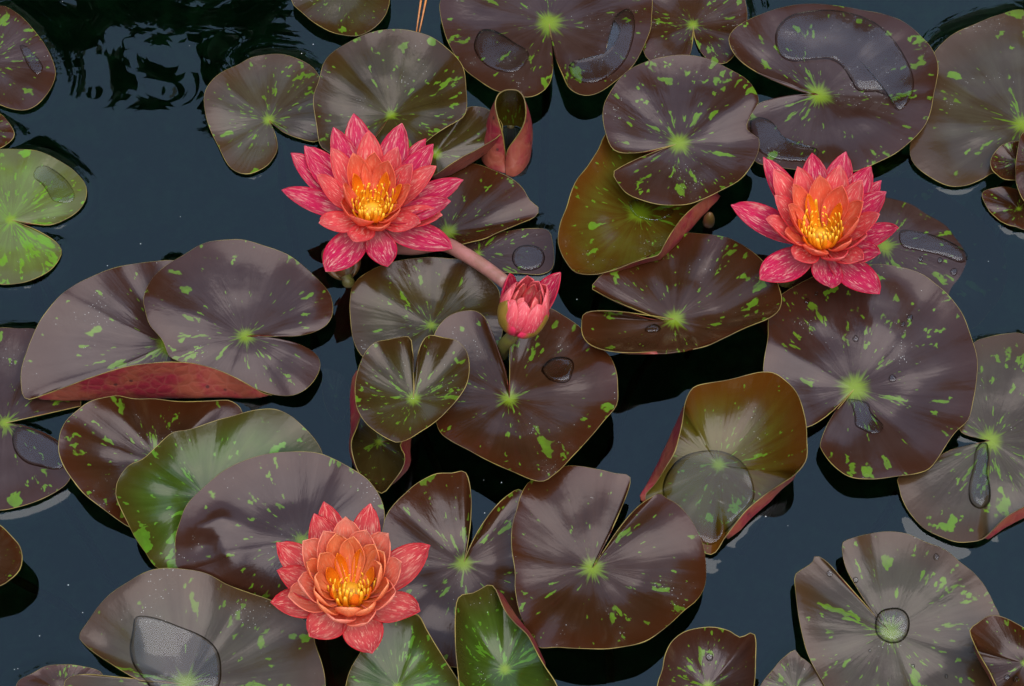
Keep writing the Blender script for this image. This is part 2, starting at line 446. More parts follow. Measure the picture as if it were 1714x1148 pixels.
pad('P8', 'brown', (1160, 42), .003, .004, [(1160, 52), (1159, 70), (1154, 92), (1140, 103), (1110, 108), (1088, 101), (1078, 89), (1070, 60), (1075, 10), (1085, -30), (1120, -62), (1165, -72), (1215, -55), (1240, -25), (1247, 0), (1251, 26), (1245, 65), (1226, 96), (1213, 106), (1193, 104), (1179, 94), (1168, 77), (1162, 58)],
    'small dusky lily pad wedged behind two larger pads, narrow notch downwards')
pad('P9', 'purple', (1137, 240), .024, .030, [(1123, 243), (1095, 249), (1067, 254), (1039, 254), (1024, 246), (1015, 226), (1010, 195), (1013, 171), (1029, 143), (1050, 122), (1074, 108), (1099, 98), (1137, 91), (1172, 94), (1203, 105), (1234, 122), (1255, 143), (1268, 171), (1262, 185), (1254, 199), (1249, 216), (1259, 226), (1269, 233), (1269, 251), (1259, 275), (1238, 300), (1207, 317), (1179, 331), (1144, 343), (1109, 345), (1074, 336), (1050, 324), (1036, 307), (1027, 289), (1039, 279), (1064, 266), (1092, 254), (1109, 248)],
    'round mauve brown lily pad with a small nick in its edge, resting on other pads', wave=.0018, lifts=[(1265, 240, 50, .026)], crease=[(1137, 240, 1268, 171, .003, .014), (1137, 240, 1110, 100, -.0025, .014)])
pad('P10', 'purple', (1371, 159), .008, .011, [(1353, 158), (1329, 150), (1294, 134), (1256, 113), (1235, 96), (1223, 77), (1222, 59), (1238, 42), (1270, 24), (1308, 14), (1353, 8), (1395, 10), (1440, 17), (1486, 28), (1514, 38), (1538, 56), (1557, 77), (1569, 105), (1569, 132), (1564, 157), (1552, 199), (1534, 226), (1503, 254), (1465, 273), (1430, 286), (1388, 289), (1336, 284), (1301, 279), (1266, 272), (1256, 250), (1250, 216), (1256, 192), (1270, 174), (1305, 164), (1343, 160.5)],
    'large mauve lily pad with a long S shaped water film across it', lifts=[(1225, 70, 60, .020), (1560, 120, 60, .018), (1262, 225, 50, .006)], crease=[(1371, 159, 1560, 165, -.0030, .010), (1371, 159, 1300, 20, .002, .02), (1371, 159, 1450, 275, .002, .015)])
pad('P11', 'grey', (1712, 209), .004, .0045, [(1714, 17), (1677, 24), (1632, 38), (1597, 56), (1576, 73), (1562, 90), (1548, 120), (1540, 170), (1530, 215), (1524, 240), (1524, 261), (1534, 279), (1555, 296), (1587, 310), (1615, 310), (1642, 300), (1670, 288), (1740, 290), (1800, 270), (1850, 220), (1855, 150), (1830, 80), (1780, 30)],
    'big grey brown lily pad with green patches floating beside the film covered pad', True, crease=[(1712, 209, 1560, 110, -.003, .02), (1712, 209, 1540, 260, .003, .02)])
pad('P12a', 'brown', (1702, 270), .010, .012, [(1658, 275), (1663, 258), (1677, 244), (1698, 237), (1720, 237), (1740, 250), (1745, 290), (1714, 305), (1702, 302), (1681, 300), (1667, 289)],
    'tiny dark brown lily pad overlapping the big grey pad', True)
pad('P12b', 'brown', (1740, 275), .020, .022, [(1712, 223), (1702, 261), (1700, 303), (1709, 328), (1718, 337), (1745, 340), (1775, 300), (1770, 250), (1740, 220)],
    'small brown lily pad edge lying on top of two tiny pads', True)
pad('P12c', 'brown', (1705, 350), .003, .004, [(1644, 324), (1660, 315), (1684, 313), (1705, 317), (1740, 325), (1760, 350), (1740, 385), (1714, 384), (1702, 381), (1684, 375), (1663, 359), (1649, 341)],
    'small dark spotted lily pad floating just below the tiny brown pads', True)
pad('P13', 'dolive', (730, 258), .012, .020, [(705, 285), (700, 262), (709, 238), (730, 217), (761, 192), (782, 180), (807, 180), (824, 189), (838, 203), (841, 217), (831, 231), (807, 245), (775, 262), (751, 276), (730, 292), (715, 296)],
    'narrow dark green lily pad with upturned red edge beside the rolled pad', True,
    lifts=[(841, 215, 30, .026), (790, 255, 40, .030), (745, 280, 30, .028)],
    folds=[(838, 203, 838, 203, .02), (841, 217, 843, 221, .016), (831, 231, 836, 241, .012), (775, 262, 783, 280, .006), (751, 276, 757, 292, .006), (726, 294, 728, 302, .008), (715, 296, 715, 296, .01)])
pad('P15', 'brown', (750, 388), .005, .010, [(720, 290), (758, 280), (786, 273), (817, 280), (852, 297), (875, 315), (887, 336), (901, 350), (894, 364), (870, 374), (835, 388), (810, 400), (774, 409), (740, 418), (700, 412), (680, 380), (682, 340), (695, 310)],
    'brown lily pad with pointed tip tucked under the open flower and the rolled pad', True, lifts=[(900, 352, 30, .003), (790, 275, 60, .004), (880, 318, 30, .010)])
pad('P16', 'purple', (800, 425), .002, .0022, [(778, 408), (816, 396), (851, 387), (886, 383), (914, 385), (924, 401), (927, 429), (924, 450), (903, 459), (868, 457), (835, 455), (800, 445), (772, 428)],
    'small waterlogged purple lily pad with a ring of water behind the bud', True, wave=.0003)
pad('P17', 'olive', (1070, 357), .005, .026, [(1150, 235), (1080, 212), (1030, 212), (1011, 228), (1001, 251), (984, 279), (966, 300), (956, 321), (949, 345), (938, 373), (934, 400), (938, 419), (947, 436), (963, 455), (991, 459), (1018, 454), (1057, 441), (1081, 434), (1102, 427), (1109, 415), (1123, 391), (1144, 362), (1172, 338), (1203, 319), (1212, 295), (1190, 260)],
    'cupped golden olive lily pad with rolled red edge beneath a round mauve pad', True, wave=.0015,
    lifts=[(1120, 400, 70, .042), (1203, 315, 40, .022), (1150, 240, 90, .010), (1050, 215, 70, .014), (950, 345, 60, .030), (1020, 455, 50, .034)],
    folds=[(947, 436, 947, 436, .02), (991, 459, 992, 462, .02), (1018, 454, 1022, 460, .02), (1081, 434, 1086, 442, .018), (1104, 425, 1110, 434, .014), (1109, 415, 1118, 428, .01), (1123, 391, 1142, 405, .008), (1144, 362, 1166, 378, .006), (1172, 338, 1190, 354, .006), (1195, 323, 1205, 332, .008), (1205, 317, 1205, 317, .01)])
pad('P18', 'brown', (1129, 534), .020, .040, [(1112, 535), (1088, 527), (1057, 515), (1022, 499), (1001, 488), (991, 481), (998, 471), (1008, 461), (1030, 450), (1060, 440), (1090, 428), (1109, 420), (1126, 401), (1144, 390), (1179, 391), (1214, 397), (1238, 407), (1262, 422), (1280, 440), (1297, 464), (1308, 492), (1308, 509), (1301, 523), (1283, 535), (1248, 548), (1214, 565), (1179, 579), (1144, 586), (1092, 590), (1046, 590), (1011, 586), (987, 576), (975, 560), (974, 541), (977, 527), (991, 521), (1022, 520.5), (1057, 524), (1088, 531), (1110, 537)],
    'dark brown lily pad with wrinkled fan lifted above the water between flower and bud', wave=.002,
    lifts=[(1130, 405, 55, .004), (1050, 440, 60, .008), (1210, 396, 40, .022), (1000, 480, 40, .026), (1060, 592, 90, .046)],
    folds=[(975, 555, 975, 555, .03), (1000, 582, 1001, 584, .038), (1046, 590, 1047, 594, .036), (1092, 590, 1094, 595, .036), (1144, 586, 1146, 590, .036), (1200, 570, 1200, 570, .03)], crease=[(1129, 534, 1305, 500, -.0035, .014), (1129, 534, 1200, 395, .003, .014)])
pad('P20', 'dolive', (722, 545), .010, .020, [(604, 593), (591, 565), (586, 530), (587, 502), (593, 478), (618, 457), (642, 445), (677, 434), (715, 431), (750, 431), (771, 434), (792, 447), (813, 462), (834, 483), (838, 509), (842, 540), (835, 575), (800, 605), (740, 620), (670, 622), (630, 610)],
    'dark olive lily pad crossed by the thick pink stalk', True, wave=.0018, lifts=[(840, 540, 60, .012), (740, 620, 70, .010)], crease=[(722, 545, 600, 490, .003, .015), (722, 545, 760, 435, -.003, .014)])
pad('P21', 'dolive', (692, 668), .044, .052, [(690, 650), (691, 630), (692, 607), (690, 584), (684, 563), (652, 569), (628, 572), (614, 584), (604, 603), (597, 631), (594, 656), (598, 684), (612, 708), (631, 725), (652, 738), (666, 742), (687, 734), (715, 715), (746, 690), (767, 666), (781, 642), (786, 614), (781, 589), (764, 572), (743, 566), (719, 560), (706, 573), (699, 596), (695, 624), (694, 650)],
    'small heart shaped dark lily pad lying on top of its neighbours, notch upwards', wave=.0018, lifts=[(684, 563, 25, .060), (716, 562, 25, .062)])
pad('P22', 'brown', (853, 668), .022, .032, [(849, 645), (846, 621), (835, 589), (823, 555), (811, 532), (795, 520.5), (771, 521.5), (750, 530), (732, 548), (724, 570), (722, 600), (723, 650), (727, 690), (736, 722), (757, 739), (785, 755), (816, 770), (860, 790), (905, 808), (930, 793), (955, 767), (983, 739), (1011, 704), (1032, 677), (1034, 649), (1032, 624), (1022, 600), (1001, 579), (980, 565), (973, 548), (948, 530), (914, 515), (889, 523), (865, 545), (854, 565), (854.5, 596), (854.5, 635)],
    'large brown heart shaped lily pad directly beneath the closed pink bud', wave=.0018, lifts=[(905, 808, 60, .040), (1030, 650, 60, .034), (720, 620, 60, .026)], crease=[(853, 668, 905, 808, .0035, .016), (853, 668, 1020, 610, .0025, .018)])
pad('P23', 'dolive', (635, 740), .002, .026, [(690, 700), (660, 650), (630, 630), (603, 625), (598, 650), (604, 690), (597, 716), (588, 742), (593, 772), (607, 800), (624, 816), (640, 825), (655, 811), (673, 786), (678, 765), (670, 745), (684, 722)],
    'dark boat shaped lily pad with rolled red sides under the heart shaped pad', True,
    lifts=[(588, 745, 40, .036), (640, 825, 30, .022), (678, 765, 40, .034), (640, 635, 50, .012)],
    folds=[(603, 625, 594, 618, .004), (598, 650, 584, 660, .003), (604, 690, 584, 705, .003), (597, 716, 584, 730, .004), (588, 742, 584, 752, .008), (593, 772, 592, 778, .012), (607, 800, 607, 804, .012), (640, 825, 640, 827, .012), (655, 811, 660, 812, .010), (673, 786, 684, 788, .006), (678, 765, 690, 768, .005), (670, 745, 690, 745, .004), (684, 722, 692, 725, .004), (690, 700, 690, 700, .004)])
pad('P24', 'purple', (285, 575), .003, .012, [(458, 648), (440, 585), (415, 520), (385, 470), (340, 442), (287, 435), (245, 438), (196, 447), (157, 464), (115, 485), (87, 513), (63, 545), (45, 587), (37, 622), (38, 657), (44, 667), (56, 667), (105, 650), (154, 631), (203, 615), (252, 607), (290, 605.5), (325, 608), (360, 617), (395, 632), (423, 648), (441, 658), (456, 661)],
    'big maroon lily pad whose front edge rolls up red around another pad', True, wave=.0012,
    lifts=[(90, 520, 60, .020), (250, 607, 110, .042), (395, 632, 40, .032), (458, 650, 26, .005), (52, 667, 30, .012), (290, 436, 50, .006), (420, 540, 60, .004)],
    folds=[(42, 665, 42, 665, .008), (56, 667, 58, 670, .008), (105, 650, 108, 676, .003), (154, 631, 158, 677, .002), (203, 615, 208, 675, .002), (252, 607, 256, 673, .002), (290, 605.5, 293, 672, .002), (325, 608, 328, 672, .002), (360, 617, 366, 671, .002), (395, 632, 404, 670, .003), (423, 648, 434, 668, .004), (441, 658, 450, 665, .005), (454, 660, 455, 661, .006), (458, 648, 458, 648, .006)], crease=[(285, 575, 90, 515, .0035, .016), (285, 575, 200, 450, -.003, .018)])
pad('P25', 'purple', (411, 563), .015, .018, [(429, 561), (455, 563.5), (490, 563.5), (518, 559), (542, 548), (555, 531), (557, 510), (549, 489), (525, 461), (490, 431), (455, 414), (413, 402), (385, 400.5), (350, 407), (315, 424), (280, 445), (255, 471), (241, 500), (242, 517), (252, 545), (273, 570), (281, 590), (288, 600), (318, 612), (367, 632), (420, 648), (465, 660), (497, 659), (521, 643), (535, 615), (528, 594), (500, 577), (462, 568), (430, 566)],
    'smooth mauve lily pad lying inside the rolled maroon pad, notch to open water', wave=.0015, lifts=[(241, 505, 40, .026), (385, 400, 70, .024), (545, 535, 40, .010), (530, 615, 40, .008), (400, 640, 60, .008), (460, 662, 40, .009), (560, 500, 40, .012)], crease=[(411, 563, 242, 505, .0050, .018), (411, 563, 500, 430, -.002, .02)])
pad('P26', 'purple', (9, 708), .003, .0042, [(135, 679), (132, 640), (112, 597), (85, 565), (58, 552), (35, 549), (0, 550), (-60, 565), (-120, 610), (-150, 680), (-140, 760), (-100, 820), (-50, 848), (0, 853), (35, 848), (70, 835), (98, 820), (115, 806), (126, 780), (120, 752), (100, 741), (77, 727), (52, 717), (33, 711)],
    'mauve floating lily pad partly covered by a thin sheet of water, below the rolled pad')
pad('P27', 'brown', (265, 770), .006, .020, [(240, 884), (220, 884), (196, 870), (164, 846), (136, 821), (112, 790), (101, 762), (100, 741), (105, 720), (115, 702), (133, 687), (157, 671), (192, 661), (224, 667), (266, 667), (315, 670), (367, 666), (388, 669), (404, 685), (405, 720), (380, 770), (330, 815), (280, 860)],
    'brown lily pad with a bright pale streak, between rolled maroon and green pads', True, wave=.002,
    lifts=[(250, 665, 90, .034), (385, 668, 40, .028), (100, 745, 50, .030), (390, 745, 60, .006), (330, 815, 60, .002), (230, 884, 50, .008)], crease=[(265, 770, 101, 750, .0045, .016), (265, 770, 360, 680, -.003, .016)])
pad('P28', 'green', (345, 832), .014, .034, [(268, 952), (245, 926), (227, 902), (210, 867), (196, 835), (194, 818), (199, 800), (217, 779), (238, 769), (262, 748), (287, 725), (315, 720), (350, 709), (385, 697), (420, 687), (455, 685), (480, 692), (500, 706), (525, 734), (539, 758), (545, 800), (500, 870), (420, 930), (330, 958)],
    'bright green lily pad with silvery ribs, sandwiched between brown pads', True, wave=.0022, lifts=[(290, 955, 70, .002), (530, 810, 80, .018), (420, 930, 60, .014), (525, 735, 40, .018), (195, 820, 50, .042)], crease=[(345, 832, 196, 815, .0050, .016)])
pad('P29', 'purple', (505, 905), .028, .038, [(315, 954), (296, 947), (294, 916), (296, 891), (308, 856), (325, 832), (350, 807), (378, 786), (416, 769), (455, 758), (490, 755), (532, 758), (560, 767), (588, 783), (617, 804), (636, 832), (643, 856), (640, 885), (630, 920), (600, 960), (560, 990), (520, 1002), (480, 1006), (451, 1005), (413, 990), (378, 976), (343, 962)],
    'broad mauve lily pad with a dented bump behind the salmon flower', True, wave=.0016, lifts=[(430, 1000, 110, .010), (600, 960, 60, .018), (640, 860, 40, .026), (310, 955, 50, .014)], crease=[(335, 885, 372, 872, .0055, .006), (362, 895, 378, 925, .0040, .005), (340, 905, 360, 900, -.003, .006)])
pad('P30', 'grey', (311, 1145), .006, .014, [(235, 1139), (213, 1128), (185, 1110), (154, 1089), (136, 1072), (133, 1061), (150, 1038), (168, 1014), (189, 993), (217, 975), (245, 960), (273, 953), (308, 954), (346, 960), (378, 977), (416, 991), (451, 1004), (497, 1028), (521, 1049), (528, 1080), (539, 1115), (544, 1148), (545, 1190), (520, 1240), (450, 1290), (370, 1310), (300, 1308), (230, 1290), (170, 1250), (130, 1200), (110, 1160), (112, 1137), (140, 1129), (175, 1131), (210, 1137), (241, 1143)],
    'wide grey brown lily pad carrying a looped pool of water', lifts=[(450, 1004, 90, .024), (300, 954, 60, .020), (133, 1061, 40, .006), (530, 1090, 50, .022), (120, 1140, 50, .005)], wave=.0014, crease=[(311, 1145, 200, 990, .003, .02), (311, 1145, 450, 1004, -.003, .02)])
pad('P31', 'brown', (105, 1160), .002, .003, [(28, 1147), (49, 1129), (80, 1115), (112, 1113), (147, 1117), (172, 1130), (170, 1170), (140, 1200), (80, 1210), (35, 1185)],
    'small brown floating lily pad beside the notch of the wide grey pad', True)
pad('P32', 'brown', (-30, 930), .016, .026, [(0, 879), (17, 895), (31, 911), (37, 930), (33, 951), (17, 968), (0, 979), (-40, 985), (-80, 950), (-85, 900), (-50, 872), (-20, 870)],
    'brown lily pad edge raised over its own dark reflection', True)
pad('P33', 'brown', (776, 943), .008, .022, [(779, 929), (784, 901), (788, 866), (788, 825), (779, 792), (757, 793), (729, 793), (701, 805), (676, 825), (659, 845), (645, 870), (634, 905), (625, 940), (622, 985), (635, 1030), (660, 1070), (700, 1100), (750, 1115), (800, 1108), (850, 1070), (880, 1020), (892, 960), (897, 900), (893, 850), (873, 818), (851, 828), (826, 852), (805, 880), (791, 905), (783, 922)],
    'tall brown lily pad with white veined centre beside the salmon flower', wave=.002, lifts=[(750, 793, 60, .036), (890, 900, 80, .012), (650, 1050, 80, .014), (780, 1110, 80, .010)])
pad('P34', 'green', (845, 1120), .022, .045, [(810, 1250), (775, 1200), (769, 1148), (764, 1103), (762, 1062), (762, 1034), (765, 1006), (774, 995), (791, 992), (812, 981), (821, 979), (830, 988), (844, 1020), (861, 1041), (882, 1062), (899, 1093), (913, 1117), (931, 1145), (940, 1180), (930, 1230), (880, 1260)],
    'upright green lily pad with red underside curling on one edge', True, wave=.0016, lifts=[(821, 979, 40, .055), (764, 1060, 60, .050)],
    folds=[(821, 979, 821, 979, .03), (830, 988, 838, 990, .03), (844, 1020, 857, 1016, .028), (861, 1041, 875, 1040, .026), (882, 1062, 890, 1062, .028), (899, 1093, 906, 1094, .028), (913, 1117, 917, 1117, .028), (931, 1145, 931, 1145, .03)])
pad('P35', 'green', (665, 1150), .022, .032, [(579, 1148), (589, 1117), (603, 1093), (618, 1068), (635, 1048), (662, 1034), (697, 1027), (715, 1055), (739, 1096), (760, 1128), (770, 1148), (775, 1190), (740, 1240), (660, 1260), (590, 1230), (570, 1190)],
    'grey green lily pad with large lime blotches under the salmon flower', True, wave=.0018, lifts=[(697, 1027, 40, .040)])
pad('P36', 'brown', (991, 951), .018, .027, [(998, 942), (1008, 919), (1025, 884), (1043, 842), (1053, 814), (1055, 800), (1050, 793), (1029, 791.5), (1005, 786), (973, 782), (945, 782), (916, 792), (886, 807), (872, 828), (865, 852), (857, 880), (857, 915), (862, 957), (862, 985), (869, 1023), (883, 1055), (900, 1084), (935, 1084), (977, 1086), (1029, 1084), (1078, 1074), (1109, 1055), (1144, 1023), (1165, 1007), (1179, 985), (1182, 957), (1177, 922), (1168, 894), (1154, 866), (1134, 845), (1115, 834), (1104, 825), (1092, 830), (1071, 844), (1050, 866), (1029, 894), (1011.6, 922), (1001, 943)],
    'large red brown heart shaped lily pad with wide open notch upwards', wave=.002, lifts=[(1050, 800, 40, .036), (960, 782, 60, .022), (1104, 825, 50, .018), (1182, 950, 60, .006), (1000, 1086, 100, .034), (880, 1040, 40, .022)], crease=[(991, 951, 890, 1070, .0030, .018), (991, 951, 1170, 950, .0030, .016), (991, 951, 880, 850, -.002, .014)])
pad('P37', 'olive', (1203, 778), .0030, .028, [(1190, 928), (1214, 898), (1231, 877), (1252, 852), (1280, 828), (1305, 812), (1332, 793), (1349, 769), (1350, 736), (1348, 704), (1339, 670), (1325, 645), (1301, 626), (1276, 622.6), (1248, 628), (1214, 636.5), (1175, 643.5), (1158, 652), (1147, 673), (1144, 690), (1140, 718), (1130, 755), (1116, 779), (1099, 807), (1080, 833), (1110, 862), (1150, 905)],
    'cupped olive brown lily pad with red rolled sides and pond water pooled inside', True, wave=.0006, p=2.4,
    lifts=[(1150, 905, 50, .0025), (1100, 850, 30, .003), (1190, 925, 40, .002), (1330, 690, 90, .038), (1345, 770, 40, .036), (1220, 890, 40, .008), (1260, 845, 40, .020), (1078, 833, 25, .006)],
    folds=[(1214, 898, 1217, 907, .004), (1231, 877, 1240, 892, .004), (1252, 852, 1264, 866, .004), (1280, 828, 1290, 842, .006), (1305, 812, 1311, 820, .010), (1332, 793, 1334, 797, .016), (1345, 775, 1345, 775, .02), (1147, 673, 1147, 673, .02), (1144, 690, 1136, 697, .012), (1140, 718, 1122, 725, .006), (1130, 755, 1104, 758, .004), (1116, 779, 1093, 783, .004), (1099, 807, 1078, 813, .004), (1080, 833, 1070, 836, .004), (1092, 848, 1092, 848, .003)])
pad('P38', 'purple', (1431, 650), .008, .014, [(1419, 661), (1402, 679), (1378, 700), (1350, 715), (1320, 710), (1295, 680), (1282, 645), (1278, 620), (1280, 596), (1285, 565), (1287, 534), (1298, 506), (1310, 492), (1336, 474), (1364, 461), (1405, 450), (1458, 444), (1489, 444), (1520, 450), (1548, 462), (1576, 481), (1597, 502), (1615, 530), (1628, 568), (1636, 600), (1636, 631), (1629, 670), (1620, 701), (1600, 722), (1583, 746), (1569, 767), (1555, 783), (1534, 791), (1503, 797), (1458, 802), (1423, 797), (1395, 776), (1376, 752), (1374, 739), (1385, 711), (1399, 688), (1420, 666)],
    'very large mauve lily pad with bluish sheen and water drops below the coral flower', wave=.0022, lifts=[(1290, 560, 70, .022), (1330, 712, 60, .006), (1450, 800, 70, .016)], crease=[(1431, 650, 1570, 470, -.0040, .014), (1431, 650, 1290, 590, .0025, .02), (1431, 650, 1480, 800, .002, .018)])
pad('P39', 'grey', (1658, 738), .0045, .005, [(1640, 734), (1608, 722), (1605, 690), (1612, 640), (1618, 600), (1632, 572), (1660, 563), (1688, 560), (1714, 561), (1770, 590), (1810, 650), (1820, 740), (1800, 790), (1760, 825), (1714, 849), (1684, 866), (1650, 898), (1632, 906), (1604, 908), (1576, 899), (1548, 884), (1524, 859), (1510, 835), (1505, 818), (1503, 800), (1530, 786), (1565, 768), (1595, 752), (1632, 745)],
    'pale grey brown lily pad with a long water drop and red rolled corner', wave=.001, lifts=[(1700, 855, 40, .018), (1560, 790, 30, .004)],
    folds=[(1780, 810, 1780, 810, .004), (1740, 836, 1748, 850, .002), (1714, 849, 1722, 868, .002), (1684, 866, 1690, 884, .002), (1650, 898, 1654, 904, .002), (1632, 906, 1632, 906, .003)])
pad('P40', 'purple', (1480, 412), .003, -.009, [(1328, 482), (1318, 450), (1325, 410), (1345, 370), (1380, 330), (1430, 303), (1500, 300), (1550, 310), (1600, 340), (1645, 375), (1675, 415), (1685, 455), (1675, 495), (1655, 525), (1630, 550), (1580, 562), (1500, 562), (1420, 540), (1350, 505)],
    'half sunken mauve lily pad, edge seen through the water beside the coral flower', True, p=3.0, wave=.0004, lifts=[(1330, 460, 50, .004), (1500, 562, 80, .002)], sub=True)
pad('P40b', 'green', (1475, 285), -.008, -.008, [(1440, 275), (1490, 262), (1528, 266), (1524, 280), (1507, 294), (1480, 308), (1450, 312), (1425, 295)],
    'dark green sunken lily pad under the edge of the film covered pad', True, wave=.0003, sub=True)
pad('P41', 'grey', (1489, 1058), .0055, .009, [(1463, 1040), (1450, 1020), (1433, 995), (1412, 971), (1393, 948), (1378, 934), (1365, 929), (1360, 941), (1343, 953), (1331, 964), (1332, 992), (1338, 1037), (1350, 1089), (1367, 1124), (1381, 1148), (1400, 1190), (1450, 1225), (1520, 1235), (1590, 1220), (1640, 1185), (1668, 1130), (1676, 1075), (1674, 1030), (1667, 1016), (1650, 985), (1629, 960), (1604, 940), (1580, 920), (1552, 908), (1521, 894), (1489, 890), (1458, 893), (1426, 901), (1411, 907), (1411, 926), (1417, 950), (1429, 974), (1444, 999), (1457, 1020), (1467, 1036)],
    'grey brown lily pad with a round water drop on its centre, notch upwards', wave=.0014, lifts=[(1411, 907, 30, .016), (1338, 1000, 50, .012), (1660, 1090, 60, .007)], crease=[(1489, 1058, 1570, 1215, -.0025, .010), (1489, 1058, 1340, 1040, .002, .018)])
pad('P42', 'brown', (1715, 1110), .020, .030, [(1623, 1056), (1636, 1044), (1656, 1031), (1681, 1035), (1714, 1051), (1760, 1080), (1780, 1130), (1760, 1190), (1710, 1210), (1685, 1185), (1667, 1148), (1650, 1114), (1632, 1079)],
    'glossy red brown lily pad corner overlapping the pad with the round drop', True, wave=.0016, lifts=[(1650, 1115, 40, .036)],
    folds=[(1623, 1056, 1623, 1056, .02), (1632, 1079, 1629, 1083, .018), (1650, 1114, 1646, 1119, .018), (1667, 1148, 1664, 1154, .018), (1685, 1185, 1685, 1185, .02)])
pad('P43', 'purple', (1185, 1150), .010, .028, [(1105, 1190), (1100, 1148), (1109, 1121), (1113, 1096), (1123, 1075), (1144, 1060), (1168, 1051), (1196, 1050), (1221, 1056), (1238, 1066), (1250, 1063), (1259, 1060), (1264, 1072), (1265, 1107), (1262, 1148), (1255, 1190), (1210, 1225), (1150, 1220)],
    'glossy mauve lily pad with turned up corner rising from dark water', True, wave=.0022)
pad('P44', 'grey', (1330, 1155), .003, .004, [(1273, 1148), (1294, 1121), (1315, 1098), (1331, 1088), (1338, 1098), (1353, 1109), (1372, 1130), (1380, 1170), (1340, 1210), (1290, 1200), (1265, 1170)],
    'small grey lily pad tip slipping under the pad with the round drop', True)
pad('P46', 'purple', (563, 668), -.016, -.014, [(541, 624), (560, 625), (580, 640), (588, 670), (580, 700), (565, 712), (548, 690), (540, 655)],
    'faint pinkish young leaf drowned beneath the surface', True, wave=.0003, sub=True)

